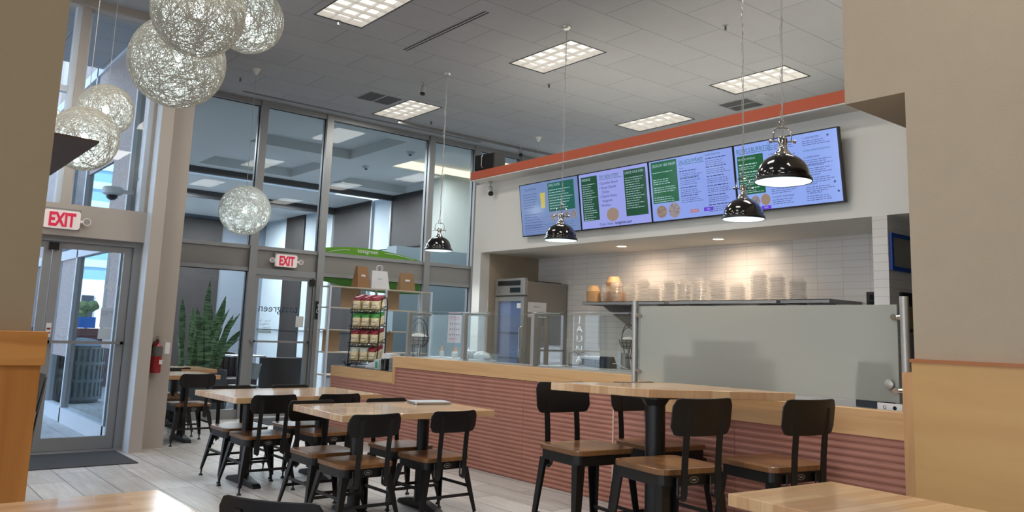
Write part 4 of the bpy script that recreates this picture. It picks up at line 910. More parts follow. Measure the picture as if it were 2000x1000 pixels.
b = B(); b.box(-0.13, 0.10, -0.02, 0, -0.12, 0.22); b.build('clipboard', M_black, t)
b = B(); b.box(-0.11, 0.08, -0.024, -0.02, -0.10, 0.10); b.build('sheet', mat('tan_sheet', (150, 130, 96), 0.8), t)
b = B(); b.box(-0.12, 0.10, -0.022, 0, -0.46, -0.14); b.build('sheet', mat('grey_sheet', (120, 124, 126), 0.8), t)

# ---------------------------------------------------------------- low counter items
ZL = 0.925
t = thing('pos_terminal', 'white tilted tablet till on the low counter', 'till', (5.74, 9.95, ZL), R(-35))
b = B(); b.prism([(-0.11, 0.0), (0.11, 0.0), (0.11, 0.12), (0.09, 0.135), (-0.11, 0.03)], -0.14, 0.14, lambda a, c_, h: (a, h, c_)); b.build('housing', M_whitealu, t, bevel=0.006)
b = B(); b.prism([(-0.10, 0.038), (0.085, 0.1345), (0.084, 0.1365), (-0.101, 0.040)], -0.12, 0.12, lambda a, c_, h: (a, h, c_)); b.build('display', mat('till_glass', (90, 96, 100), 0.1), t)
t = thing('brochure_box', 'white and yellow cardboard leaflet box standing on the till side', 'box', (5.76, 9.60, ZL))
b = B(); b.prism([(-0.09, 0), (0.09, 0), (0.09, 0.20), (-0.05, 0.20)], -0.11, 0.11, lambda a, c_, h: (a, h, c_)); b.build('carton', M_paper, t)
b = B(); b.box(-0.098, -0.09, 0.0, 0.10, 0.05, 0.13); b.build('printed_patch', mat('amber_print', (222, 170, 70), 0.7), t)
t = thing('card_holder', 'small clear holder with green and white cards on the low counter', 'card holder', (5.55, 9.52, ZL))
b = B(); b.box(-0.03, 0.03, -0.05, 0.05, 0, 0.13); b.build('holder', mat('card_white', (190, 205, 205), 0.3), t)
B().box(-0.034, -0.03, -0.03, 0.03, 0.02, 0.10).build('green_card', mat('card_green', (70, 150, 120), 0.6), t)
t = thing('card_reader', 'black rounded card reader beside the perforated caddy', 'card reader', (5.55, 9.34, ZL))
b = B(); b.rbox(-0.045, 0.045, -0.06, 0.06, 0, 0.15, 0.03); b.build('body', M_blackgloss, t, smooth=True, bevel=0.01)
B().box(-0.049, -0.045, -0.035, 0.035, 0.08, 0.13).build('display', M_dark, t)
t = thing('utensil_caddy', 'perforated steel utensil caddy at the counter step', 'caddy', (5.56, 9.14, ZL))
b = B(); b.rbox(-0.05, 0.05, -0.055, 0.055, 0, 0.165, 0.012); b.build('body', M_steel, t)
b = B()
for i in range(5):
    for j in range(8): b.cyl((-0.0515, -0.036 + i * 0.018, 0.03 + j * 0.016), (-0.05, -0.036 + i * 0.018, 0.03 + j * 0.016), 0.0045, seg=6)
b.build('perforations', M_dark, t, kind='stuff')
t = thing('tongs', 'small black handled scoop lying at the far end of the low counter', 'utensil', (5.62, 10.55, ZL))
b = B(); b.tube([(0, 0, 0.01), (-0.02, 0.04, 0.06), (-0.03, 0.07, 0.07)], 0.010, 8); b.build('handle', M_black, t); b = B(); b.rbox(-0.02, 0.03, -0.08, 0.0, 0, 0.02, 0.01); b.build('head', M_black, t)
basket(5.95, 9.22, ZL, 1.45, 'larger black wire basket on a stand behind the leftmost guard post')
t = thing('condiment_tray', 'clear tray for the sauce bottles behind the left glass guard', 'tray', (6.02, 8.36, 1.117))
b = B(); b.box(-0.16, 0.12, -0.58, 0.58, 0, 0.008); b.build('tray', M_whitealu, t)
M_orcap = mat('orange_bottle_cap', (206, 128, 62), 0.5); M_bot = mat('cloudy_bottle', (186, 184, 176), 0.3)
for k, (x, y, lab) in enumerate(((6.02, 8.76, 'small clear bottle with an orange nozzle, left on the tray'), (6.07, 8.52, 'short orange topped bottle in the tray middle'), (5.98, 8.43, 'taller bottle with an orange nozzle, right of the short one'))):
    t = thing('sauce_bottle', lab, 'bottle', (x, y, 1.126), 0, 'orange capped sauce bottles')
    b = B(); b.lathe([(0, 0), (0.028, 0), (0.03, 0.01), (0.03, 0.06), (0.016, 0.075), (0, 0.075)], seg=16); b.build('body', M_bot, t, smooth=True)
    b = B(); b.lathe([(0, 0.075), (0.018, 0.075), (0.018, 0.095), (0.006, 0.12), (0.004, 0.14 - 0.02 * (k == 1)), (0, 0.14 - 0.02 * (k == 1))], seg=12); b.build('nozzle_cap', M_orcap, t, smooth=True)
for k, (y, lab) in enumerate(((8.28, 'clear squeeze bottle with white tip, leftmost of three'), (8.18, 'clear squeeze bottle with white tip, middle of three'), (8.09, 'clear squeeze bottle with white tip, rightmost of three'))):
    t = thing('squeeze_bottle', lab, 'bottle', (6.02, y, 1.126), 0, 'clear squeeze bottles')
    b = B(); b.lathe([(0, 0), (0.04, 0), (0.042, 0.01), (0.042, 0.085), (0.03, 0.095), (0, 0.095)], seg=16); b.build('body', mat('greyish_bottle_%d' % k, (158, 158, 158), 0.4), t, smooth=True)
    b = B(); b.lathe([(0.03, 0.095), (0.02, 0.10), (0.006, 0.11), (0.004, 0.135), (0, 0.135)], seg=10); b.build('tip', M_paper, t, smooth=True)
rnd = random.Random(4)
b = B(); bmesh.ops.create_icosphere(b.bm, subdivisions=4, radius=0.1)
for v in b.bm.verts:
    v.co = Vector((v.co.x * 0.9, v.co.y * 1.35, max(-0.02, v.co.z * 0.75))); n_ = math.sin(v.co.x * 90) * math.cos(v.co.y * 70) * 0.006; v.co += v.co.normalized() * n_
tag(b.build('plastic_wrap', mat('crumpled_plastic', (176, 178, 178), 0.25), smooth=True, loc=(6.02, 7.90, 1.147)), 'crumpled clear plastic wrap heap at the right end of the tray', 'plastic bag')
bpy.data.objects['plastic_wrap'].scale = (1, 1, 1)
# ---------------------------------------------------------------- snack rack
rk = thing('snack_rack', 'black wire countertop rack of four tiers holding snack bags', 'rack', (5.83, 10.36, ZL), R(-50))
RW, RD = 0.21, 0.16
for sx_ in (-1, 1):
    b = B(); b.tube([(sx_ * RW, -RD, 0), (sx_ * RW, -RD + 0.03, 0.3), (sx_ * RW, -RD + 0.07, 0.88), (sx_ * RW, -RD + 0.11, 0.95), (sx_ * RW, 0.02, 0.985), (sx_ * RW, RD - 0.03, 0.95), (sx_ * RW, RD, 0.86), (sx_ * RW, RD, 0)], 0.0085, 8); b.build('side_frame', M_black, rk, smooth=True)
tiers = [0.03, 0.27, 0.50, 0.735]
for z in tiers:
    b = B()
    y0 = -RD - 0.01; y1 = RD
    for zz, yy in ((z, y0), (z + 0.05, y0 - 0.01), (z + 0.06, y1), (z + 0.11, y1)): b.tube([(-RW, yy, zz), (RW, yy, zz)], 0.006, 6)
    for sx_ in (-1, 1): b.tube([(sx_ * RW, y0, z), (sx_ * RW, y1, z + 0.06)], 0.004, 6); b.tube([(sx_ * RW, y0 - 0.01, z + 0.05), (sx_ * RW, y1, z + 0.11)], 0.004, 6)
    for i in range(7): xx = -RW + 2 * RW * i / 6; b.tube([(xx, y0 - 0.01, z + 0.05), (xx, y0, z), (xx, y1, z + 0.06)], 0.0025, 4)
    for i in range(10):
        xx = -RW + 2 * RW * (i + 0.5) / 10; b.tube([(xx - 0.012, y0 - 0.006, z + 0.005), (xx + 0.012, y0 - 0.008, z + 0.045)], 0.0035, 4)
    b.build('wire_tier', M_black, rk)
b = B(); b.tube([(RW, RD, 0.48), (RW + 0.04, RD, 0.44), (RW + 0.05, RD, 0.50)], 0.006, 6); b.build('side_hook', M_black, rk)
bagm = {'body': mat('popcorn_print', (216, 200, 160), 0.35, vary=0.22, vscale=45), 'red': mat('bag_red', (128, 34, 48), 0.3, vary=0.25, vscale=30), 'green': mat('bag_green', (70, 150, 70), 0.3, vary=0.15, vscale=30), 'darkred': mat('bag_dark_red', (140, 30, 44), 0.3, vary=0.2, vscale=30), 'white': mat('bag_pale', (196, 200, 190), 0.35, vary=0.15, vscale=40)}
def bag(colr, name='snack_bag'):
    w, h, d = 0.066, 0.20, 0.044
    t = thing(name, 'x', 'snack bag')
    def loft(z0, z1, n):
        b = B(); rings = []
        for k in range(n + 1):
            z = z0 + (z1 - z0) * k / n; f = math.sin(PI * min(1, max(0, z / h))) ** 0.5 if 0 < z < h else 0.0
            dd = 0.003 + (d - 0.003) * f; ww = w * (1 - 0.10 * f) + (0.004 * math.sin(z * 300))
            rings.append([b.bm.verts.new((ww * math.cos(2 * PI * i / 16), dd * math.sin(2 * PI * i / 16) * (1 + 0.08 * math.sin(5 * i + z * 60)), z)) for i in range(16)])
        for a, c_ in zip(rings, rings[1:]):
            for i in range(16): b.bm.faces.new([a[i], a[(i + 1) % 16], c_[(i + 1) % 16], c_[i]])
        b.bm.faces.new(rings[0][::-1]); b.bm.faces.new(rings[-1]); return b
    loft(0, h * 0.72, 9).build('bag_body', bagm['body'], t, smooth=True)
    loft(h * 0.72, h, 4).build('bag_top', bagm[colr], t, smooth=True)
    b = B(); b.cyl((0, -0.0445, 0.085), (0, -0.0385, 0.085), 0.036, 0.038, 18); b.build('front_label', mat('bag_label_' + colr, (226, 214, 184), 0.4), t)
    text('label_lettering', 'PopCorn', 0.020, mat('bag_ink_' + colr, (50, 36, 34), 0.5), frame((-0.032, -0.0455, 0.08), (1, 0, 0), (0, 0, 1)), t, sx=0.85, bold=0.0006)
    return t
cols = ['white', 'darkred', 'green', 'red']; nm = ['bottom tier', 'second tier from below', 'third tier from below', 'top tier']
desc = {'white': 'pale topped', 'darkred': 'dark red topped', 'green': 'green topped', 'red': 'maroon topped'}
protos = {c_: bag(c_) for c_ in cols}; used = set(); rnd = random.Random(12)
Mr = Matrix.Translation((5.83, 10.36, ZL)) @ Matrix.Rotation(R(-50), 4, 'Z')
for ti, z in enumerate(tiers):
    for row in range(4):
        for col_ in range(3):
            yl = -RD + 0.045 + row * 0.072; xl = -0.135 + col_ * 0.135 + rnd.uniform(-0.006, 0.006)
            cc = cols[ti]
            if ti == 0 and col_ == 2: cc = 'darkred'
            pos = Mr @ Vector((xl, yl, z + 0.013 + (yl + RD) * 0.19 + 0.004))
            where = ['left', 'middle', 'right'][col_]
            lab = ('%s snack bag, front %s on the wire rack %s' % (desc[cc], where, nm[ti])) if row == 0 else ('%s snack bag behind the front one, rack %s, %s column' % (desc[cc], nm[ti], where))
            grp = 'snack bags on the ' + nm[ti] + ('' if row == 0 else ', %s column behind' % where)
            rz = R(-50) + rnd.uniform(-0.08, 0.08)
            if cc not in used: o = protos[cc]; used.add(cc); o.location = pos; o.rotation_euler = (0, 0, rz)
            else: o = copy_tree(protos[cc], pos, rz)
            o['label'] = lab; o['group'] = grp
# ---------------------------------------------------------------- white shelving with paper bags
M_tan = mat('tan_board', (176, 148, 118), 0.6)
sh = thing('open_shelving', 'white open metal shelving with tan back boards before the glass wall', 'shelving', (7.07, 12.33, 0))
for x in (-0.97, 0.06, 0.97):
    for y in (-0.17, 0.17): B().box(x - 0.016, x + 0.016, y - 0.016, y + 0.016, 0, 2.12).build('upright', M_whitealu, sh)
for z in (0.32, 0.68, 1.04, 1.40, 1.76, 2.10): B().box(-0.97, 0.97, -0.17, 0.17, z, z + 0.018).build('shelf_board', mat('shelf_board_tan_%d' % int(z * 100), (196, 186, 172), 0.6), sh)
for x0, x1, z0, z1 in ((-0.62, -0.27, 1.78, 2.10), (0.22, 0.50, 1.78, 2.10), (-0.90, -0.60, 1.06, 1.40), (0.10, 0.42, 1.06, 1.40), (-0.55, -0.2, 0.34, 0.68)): B().box(x0, x1, 0.13, 0.15, z0, z1).build('back_board', M_tan, sh)
def paper_bag(x, col_, lab, w, h, rz, handles=True):
    t = thing('paper_bag', lab, 'paper bag', (x, 12.31, 2.118), rz, 'paper bags on the shelving')
    m = mat('bag_paper_%d' % int(x * 100), col_, 0.8, vary=0.04); d = 0.08
    b = B(); P_ = [(-w, -d, 0), (w, -d, 0), (w, d, 0), (-w, d, 0), (-w * 0.82, -0.02, h), (w * 0.82, -0.02, h), (w * 0.82, 0.02, h), (-w * 0.82, 0.02, h)]
    v = [b.bm.verts.new(p) for p in P_]
    for f in ((0, 3, 2, 1), (0, 1, 5, 4), (1, 2, 6, 5), (2, 3, 7, 6), (3, 0, 4, 7)): b.bm.faces.new([v[i] for i in f])
    b.build('bag_body', m, t)
    B().box(-0.045, 0.045, -d * 0.55 - 0.006, -d * 0.55 - 0.001, h * 0.52, h * 0.52 + 0.035).build('shop_label', M_paper, t)
    text('label_lettering', 'tossgreen', 0.02, M_stext, frame((-0.042, -d * 0.55 - 0.008, h * 0.53), (1, 0, 0), (0, 0, 1)), t, sx=0.85)
    for y in (-0.02, 0.02):
        b = B(); b.tube([(-0.05, y, h - 0.01), (-0.05, y, h + 0.06), (-0.035, y, h + 0.09), (0.035, y, h + 0.09), (0.05, y, h + 0.06), (0.05, y, h - 0.01)], 0.005, 6)
        if handles: b.build('handle', m, t)
        else: b.bm.free()
paper_bag(6.72, (150, 112, 78), 'brown paper bag standing on the shelving, left of the white one', 0.15, 0.36, R(18), False)
paper_bag(7.06, (214, 214, 218), 'white paper carrier bag with handles on the shelving', 0.17, 0.31, R(-4))
paper_bag(7.60, (142, 112, 80), 'brown paper bag with a label, right on the shelving', 0.15, 0.31, R(-3), False)
t = thing('notice_sheet', 'pink and white printed notice sheet stuck to the partition glass', 'notice', (9.01, YG + 0.05, 1.50))
B().box(-0.15, 0.15, -0.004, -0.001, -0.26, 0.26).build('sheet', mat('pink_sheet', (214, 196, 206), 0.8), t)
b = B()
for i in range(5):
    for j in range(3): b.cyl((-0.10 + i * 0.05, -0.006, 0.09 - j * 0.10), (-0.10 + i * 0.05, -0.004, 0.09 - j * 0.10), 0.015, seg=8)
b.build('picture_grid', mat('notice_figures', (130, 84, 90), 0.8), t, kind='stuff')
b = B()
for z in (0.22, 0.20, 0.17, -0.19, -0.21): b.box(-0.12, 0.09 + z * 0.1, -0.006, -0.004, z, z + 0.008)
b.build('text_lines', mat('notice_lines', (190, 110, 120), 0.8), t, kind='stuff')
t = thing('door_plaque', 'small black plaque with a white figure on the lobby door post', 'sign', (6.175, YG - 0.031, 1.72))
B().box(-0.055, 0.055, -0.006, 0, -0.15, 0.15).build('plate', M_black, t)
b = B(); b.cyl((0.0, -0.008, 0.085), (0.0, -0.006, 0.085), 0.018, seg=12); b.tube([(0, -0.008, 0.06), (0.0, -0.008, 0.01), (0.03, -0.008, -0.03)], 0.008, 5); b.tube([(-0.02, -0.008, 0.02), (-0.03, -0.008, -0.03), (0.01, -0.008, -0.05)], 0.006, 5); b.build('figure', M_paper, t)
# fire extinguisher
t = thing('fire_extinguisher', 'red fire extinguisher with a white tag hanging on the column', 'fire extinguisher', (2.93, 10.05, 0.86))
b = B(); b.lathe([(0, 0), (0.055, 0.0), (0.062, 0.012), (0.062, 0.27), (0.055, 0.30), (0.03, 0.335), (0.018, 0.345), (0.018, 0.37), (0, 0.37)], seg=22); b.build('cylinder', M_red, t, smooth=True)
b = B(); b.lathe([(0.0632, 0.19), (0.0635, 0.192), (0.0635, 0.30), (0.0562, 0.302)], seg=22); b.build('label_band', mat('label_grey', (92, 92, 88), 0.5), t)
b = B(); b.box(-0.012, 0.012, -0.055, 0.04, 0.365, 0.395); b.box(-0.012, 0.012, -0.09, 0.05, 0.405, 0.415); b.build('valve_handle', M_steel, t)
b = B(); b.tube([(0.0, -0.05, 0.375), (-0.045, -0.06, 0.36), (-0.072, -0.02, 0.28), (-0.07, -0.005, 0.16)], 0.009, 8); b.build('hose', M_black, t, smooth=True)
b = B(); b.box(0.07, 0.122, -0.068, -0.066, 0.22, 0.35); b.tube([(0.096, -0.067, 0.345), (0.05, -0.05, 0.39)], 0.0015, 4); b.build('inspection_tag', M_paper, t)
B().box(-0.03, 0.03, 0.05, 0.08, 0.2, 0.3).build('wall_bracket', M_steel2, t)
b = B(); b.box(0.02, 0.055, -0.066, -0.060, 0.10, 0.15); b.build('round_sticker', M_paper, t)
# mat
b = B(); b.rbox(1.0, 2.60, 9.13, 10.08, 0.001, 0.010, 0.01); tag(b.build('floor_mat', M_mat, bevel=0.002), 'dark charcoal entrance mat on the floor inside the street door', 'door mat')
b = B(); b.rbox(5.05, 6.1, 11.75, 12.6, 0.001, 0.010, 0.01); tag(b.build('floor_mat', M_mat, bevel=0.002), 'dark grey mat inside the lobby door, mostly hidden by tables', 'door mat')

# ---------------------------------------------------------------- chairs and stools
def plate(W_, H_, sag, th, r, bottom):
    """curved backrest plate centred on x, bottom edge at z = bottom; concave towards +y"""
    b = B(); n = 16; F = []; Bk = []
    xsn = []
    for i in range(n + 1):
        u = -1 + 2 * i / n; xsn.append(math.copysign(abs(u) ** 0.8, u) * W_ / 2 if abs(u) < 1 else u * W_ / 2)
    def ext(x):
        e = max(0, abs(x) - (W_ / 2 - r)); return r - math.sqrt(max(0, r * r - e * e))
    rows = 5
    for x in xsn:
        c_ = ext(x); yb = sag * (2 * x / W_) ** 2; F.append([b.bm.verts.new((x, yb, bottom + c_ + (H_ - 2 * c_) * k / rows)) for k in range(rows + 1)]); Bk.append([b.bm.verts.new((x, yb - th, bottom + c_ + (H_ - 2 * c_) * k / rows)) for k in range(rows + 1)])
    for i in range(n):
        for k in range(rows):
            b.bm.faces.new([F[i][k], F[i + 1][k], F[i + 1][k + 1], F[i][k + 1]]); b.bm.faces.new([Bk[i][k], Bk[i][k + 1], Bk[i + 1][k + 1], Bk[i + 1][k]])
        b.bm.faces.new([F[i][0], Bk[i][0], Bk[i + 1][0], F[i + 1][0]]); b.bm.faces.new([F[i][rows], F[i + 1][rows], Bk[i + 1][rows], Bk[i][rows]])
    for i in (0, n):
        for k in range(rows): b.bm.faces.new([F[i][k], F[i][k + 1], Bk[i][k + 1], Bk[i][k]])
    return b
def Lleg(top, bot, sx_, sy_):
    """tapering angle-section leg from top point to bottom point, opening inwards"""
    b = B(); n = 5; rings = []
    for k in range(n + 1):
        f = k / n; p = Vector(top).lerp(Vector(bot), f); w = (0.058 * (1 - f) + 0.026 * f); th = 0.006 + 0.004 * f
        pts = [(0, 0), (-w, 0), (-w, -th), (-th, -th), (-th, -w), (0, -w)]
        rings.append([b.bm.verts.new((p.x + a * sx_, p.y + c_ * sy_, p.z)) for a, c_ in pts])
    for a, c_ in zip(rings, rings[1:]):
        for i in range(6): b.bm.faces.new([a[i], a[(i + 1) % 6], c_[(i + 1) % 6], c_[i]])
    b.bm.faces.new(rings[0]); b.bm.faces.new(rings[-1][::-1]); return b
def make_chair(name, sz, W_=0.43, D_=0.43, spl=0.055, bh=0.165, bb=0.195, lab='x', cat='chair'):
    t = thing(name, lab, cat)
    b = B(); b.rbox(-W_ / 2, W_ / 2, -D_ / 2, D_ / 2, sz - 0.032, sz, 0.055, 5); b.build('seat', M_seat, t, bevel=0.005)
    b = B(); b.rbox(-W_ / 2 + 0.012, W_ / 2 - 0.012, -D_ / 2 + 0.012, D_ / 2 - 0.012, sz - 0.092, sz - 0.0325, 0.05, 5); fr = b.build('seat_frame', M_black, t)
    b = B(); n = 20; b.tube([(0.030 * math.cos(a * 2 * PI / n), -D_ / 2 + 0.010, sz - 0.062 + 0.015 * math.sin(a * 2 * PI / n)) for a in range(n)], 0.0018, 4, closed=True); b.box(-0.014, 0.014, -D_ / 2 + 0.0085, -D_ / 2 + 0.0105, sz - 0.066, sz - 0.058)
    b.build('badge', M_steel, fr)
    tops = {}; 
    for sx_ in (-1, 1):
        for sy_ in (-1, 1):
            tp = (sx_ * (W_ / 2 - 0.014), sy_ * (D_ / 2 - 0.014), sz - 0.085); bt = (sx_ * (W_ / 2 + spl - 0.014), sy_ * (D_ / 2 + spl - 0.014), 0.06)
            lg = Lleg(tp, bt, sx_, sy_).build('leg', M_black, t)
            c_ = Vector((bt[0] - sx_ * 0.012, bt[1] - sy_ * 0.012, 0)); b = B(); b.cyl(c_ + Vector((-sx_ * 0.004, -sy_ * 0.004, 0.10)), c_ + Vector((0, 0, 0.014)), 0.010, 0.007, 8); b.lathe([(0.008, 0.02), (0.019, 0.008), (0.021, 0.0), (0, 0)], c_, 12); b.build('foot', M_black, lg)
            tops[(sx_, sy_)] = (Vector(tp), Vector(bt))
    def at(k, z):
        a, c_ = tops[k]; f = (a.z - z) / (a.z - c_.z); return a.lerp(c_, f) - Vector((k[0] * 0.014, k[1] * 0.014, 0))
    zs = 0.22 if sz < 0.6 else 0.30
    for pr_, z in ((((-1, -1), (-1, 1)), zs + 0.03), (((1, -1), (1, 1)), zs + 0.03), (((-1, -1), (1, -1)), zs - 0.03), (((-1, 1), (1, 1)), zs - 0.03)):
        b = B(); b.tube([at(pr_[0], z), at(pr_[1], z)], 0, flat=(0.010, 0.022)); b.build('stretcher', M_black, t)
    yr = -D_ / 2
    for sx_ in (-1, 1):
        x = sx_ * 0.118; pts = [(x, yr + 0.008, sz - 0.045), (x, yr + 0.008, sz - 0.125), (x, yr - 0.002, sz - 0.148), (x, yr - 0.020, sz - 0.155), (x, yr - 0.036, sz - 0.148), (x, yr - 0.045, sz - 0.125), (x, yr - 0.048, sz - 0.02), (x, yr - 0.052, sz + 0.06), (x, yr - 0.062, sz + 0.16), (x, yr - 0.082, sz + bb + bh * 0.75)]
        b = B(); b.tube(pts, 0, flat=(0.036, 0.007))
        for z in (sz - 0.062, sz - 0.088): b.cyl((x, yr + 0.004, z), (x, yr - 0.002, z), 0.005, seg=8)
        b.build('back_upright', M_black, t, smooth=True)
    b = plate(0.425, bh, 0.032, 0.008, 0.045, 0); b.bm.transform(Matrix.Translation((0, yr - 0.066, sz + bb)) @ Matrix.Rotation(R(8), 4, 'X')); b.build('backrest', M_black, t, smooth=True, bevel=0.003)
    return t
LOW, HI = 0.48, 0.76
c0 = make_chair('dining_chair', LOW)
CH = [  # x, y, facing (deg; 0 faces away from the camera along the counter), label, group
    (3.14, 5.57, 0, 'black dining chair, front left at the table with the laptop', 't1'),
    (3.83, 5.57, 0, 'black dining chair with reddish seat, front right below the laptop', 't1'),
    (3.18, 6.15, 180, 'black dining chair tucked under the far left side of the laptop table', 't1'),
    (3.90, 6.18, 180, 'black dining chair tucked under the far right side of the laptop table', 't1'),
    (3.12, 7.33, 0, 'black dining chair at near left of the middle bare table', 't2'),
    (3.74, 7.30, 0, 'black dining chair at near right of the middle table, behind the laptop table', 't2'),
    (3.16, 7.94, 180, 'black dining chair on the far left side of the middle bare table', 't2'),
    (3.77, 7.93, 180, 'black dining chair on the far right side of the middle bare table', 't2'),
    (3.47, 10.44, 0, 'black dining chair with its back to us beside the white column', 't3'),
    (3.47, 11.22, 180, 'black dining chair at the far side of the table beside the column', 't3'),
    (3.00, 11.22, 180, 'black dining chair mostly hidden behind the column', 't3'),
    (3.65, 11.93, 0, 'black dining chair between the two tables near the tall plant', 't4')]
for i, (x, y, rz, lab, g) in enumerate(CH):
    if i == 0: o = c0; o.location = (x, y, 0); o.rotation_euler = (0, 0, R(rz)); o['label'] = lab
    else: o = copy_tree(c0, (x, y, 0), R(rz), lab)
    o['group'] = 'black dining chairs with wooden seats'
o = copy_tree(c0, (1.56, 3.00, 0), R(-55), 'black metal chair back with rounded corners cut by the bottom edge', 'black dining chairs with wooden seats')
s0 = make_chair('counter_stool', HI, W_=0.46, D_=0.44, spl=0.055, bh=0.20, bb=0.175, cat='stool')
ST_ = [(3.76, 3.10, -9, 'black counter stool in front of the high table leg, nearest the camera'), (3.82, 3.82, 172, 'black counter stool at the left end of the high table, furthest from cream wall'), (4.41, 3.72, 172, 'black counter stool behind the high table, next to the counter'), (4.39, 2.85, -9, 'black counter stool at the right side of the high table, nearest the cream wall')]
for i, (x, y, rz, lab) in enumerate(ST_):
    if i == 0: o = s0; o.location = (x, y, 0); o.rotation_euler = (0, 0, R(rz)); o['label'] = lab
    else: o = copy_tree(s0, (x, y, 0), R(rz), lab)
    o['group'] = 'counter stools round the high table'
copy_tree(s0, (0.68, 5.25, 0), R(90), 'black counter stool seen edge-on between the pine panel and street door', 'counter stools round the high table')
# ---------------------------------------------------------------- tables
def table(name, lab, x, y, w, d, z, rz, cols, th=0.05, baselen=0.62, cr=0.05, along='Y', cat='table'):
    t = thing(name, lab, cat, (x, y, 0), R(rz))
    b = B(); b.box(-w / 2, w / 2, -d / 2, d / 2, z - th, z); b.build('tabletop', M_butcher, t, bevel=0.004)
    for cx in cols:
        b = B(); b.cyl((cx, 0, 0.05), (cx, 0, z - th - 0.01), cr, seg=20); b.cyl((cx, 0, z - th - 0.06), (cx, 0, z - th - 0.01), cr, cr * 1.45, 20)
        p = b.build('pedestal_column', M_black, t, smooth=True)
        b = B(); L_ = baselen / 2; hw = 0.04
        prof = [(-L_, 0.012), (-L_ + 0.03, 0.035), (-0.07, 0.075), (0.07, 0.075), (L_ - 0.03, 0.035), (L_, 0.012), (L_, 0), (-L_, 0)]
        fn = (lambda a, c_, h: (cx + h, a, c_)) if along == 'Y' else (lambda a, c_, h: (cx + a, h, c_))
        b.prism(prof, -hw, hw, fn); b.build('foot_bar', M_black, p, bevel=0.006)
        B().box(cx - 0.06, cx + 0.06, -d * 0.32, d * 0.32, z - th - 0.012, z - th).build('top_plate', M_black, p)
    return t
table('dining_table', 'butcher block dining table with a closed silver laptop on it', 3.66, 5.91, 1.36, 0.92, 0.815, -2, (-0.32, 0.28))
table('dining_table', 'butcher block dining table in the middle, bare, behind the laptop table', 3.50, 7.60, 1.46, 0.98, 0.815, 2, (-0.40, 0.34))
table('dining_table', 'butcher block dining table beside the column, second from the glass wall', 3.29, 10.70, 0.96, 0.88, 0.815, 0, (0.20,))
table('dining_table', 'butcher block dining table furthest back, against the glass wall', 3.52, 12.05, 1.36, 0.86, 0.815, 0, (0.25,))
t = thing('high_table', 'tall butcher block table with four stools at the right of the frame', 'table', (4.13, 3.50, 0))
b = B(); b.prism([(3.69 - 4.13, 4.03 - 3.50), (3.87 - 4.13, 3.35 - 3.50), (4.66 - 4.13, 2.86 - 3.50), (4.62 - 4.13, 3.80 - 3.50)], 1.09, 1.14, lambda a, c_, h: (a, c_, h)); b.build('tabletop', M_butcher, t, bevel=0.004)
b = B(); b.cyl((-0.06, -0.03, 0.05), (-0.06, -0.03, 1.03), 0.062, seg=20); b.cyl((-0.06, -0.03, 1.03), (-0.06, -0.03, 1.08), 0.062, 0.095, 20); p = b.build('pedestal_column', M_black, t, smooth=True)
for a_ in (0, 90):
    b = B(); b.prism([(-0.33, 0.012), (-0.3, 0.035), (-0.07, 0.075), (0.07, 0.075), (0.3, 0.035), (0.33, 0.012), (0.33, 0), (-0.33, 0)], -0.04, 0.04, lambda a, c_, h: (a, h, c_)); b.bm.transform(Matrix.Translation((-0.06, -0.03, 0)) @ Matrix.Rotation(R(a_ + 10), 4, 'Z')); b.build('foot_bar', M_black, p, bevel=0.006)
B().box(-0.22, 0.22, -0.18, 0.18, 1.078, 1.09).build('top_plate', M_black, p)
table('dining_table', 'bare butcher block table corner in the bottom right foreground', 3.31, 1.47, 0.70, 1.30, 0.815, -5, (0,))
table('dining_table', 'butcher block table edge in the bottom left foreground', 0.40, 2.84, 1.38, 0.96, 0.815, 0, (-0.3, 0.3))
t = thing('laptop', 'closed thin silver laptop lying on the front butcher block table', 'laptop', (4.13, 6.12, 0.816), R(-12))
b = B(); b.rbox(-0.165, 0.165, -0.115, 0.115, 0.002, 0.012, 0.012); b.build('base', mat('laptop_silver', (176, 178, 180), 0.3, 0.7), t)
b = B(); b.rbox(-0.165, 0.165, -0.115, 0.115, 0.013, 0.020, 0.012); b.build('lid', mat('laptop_lid', (196, 198, 202), 0.35, 0.6), t)
b = B(); b.box(-0.08, 0.08, 0.108, 0.116, 0.006, 0.018); b.build('hinge', M_black, t)
# ---------------------------------------------------------------- lobby beyond the partition
M_lceil = mat('lobby_ceiling', (198, 202, 203), 0.9); M_cof = mat('coffer_side', (190, 200, 204), 0.9)
M_brown = mat('dark_brown_panel_wood', (36, 31, 30), 0.6, vary=0.08, vscale=3); M_lwhite = mat('pale_blue_panel', (180, 192, 200), 0.6); M_lgrey = mat('lobby_grey', (120, 126, 130), 0.7)
M_granite = mat('speckled_granite', (166, 156, 154), 0.6, vary=0.25, vscale=45); M_stone = mat('pale_stone', (150, 152, 156), 0.7, vary=0.06, vscale=30)
M_cove = emit('cove_glow', (255, 236, 205), 1.6)
LZ = 5.0
cofs = [(5.8, 8.0, 13.2, 15.5), (9.0, 11.1, 13.3, 15.5), (5.8, 8.0, 16.4, 18.5), (9.0, 11.1, 16.4, 18.4)]
xs = sorted(set([2.75, 11.2] + [v for c_ in cofs for v in c_[:2]])); ys = sorted(set([12.86, 18.9] + [v for c_ in cofs for v in c_[2:]]))
b = B()
for i in range(len(xs) - 1):
    for j in range(len(ys) - 1):
        mx, my = (xs[i] + xs[i + 1]) / 2, (ys[j] + ys[j + 1]) / 2
        if any(c_[0] < mx < c_[1] and c_[2] < my < c_[3] for c_ in cofs): continue
        b.box(xs[i], xs[i + 1], ys[j], ys[j + 1], LZ, LZ + 0.22)
for c_ in cofs: b.box(c_[0], c_[1], c_[2], c_[3], LZ + 0.20, LZ + 0.24)
struct(b.build('ceiling_lobby', M_lceil))
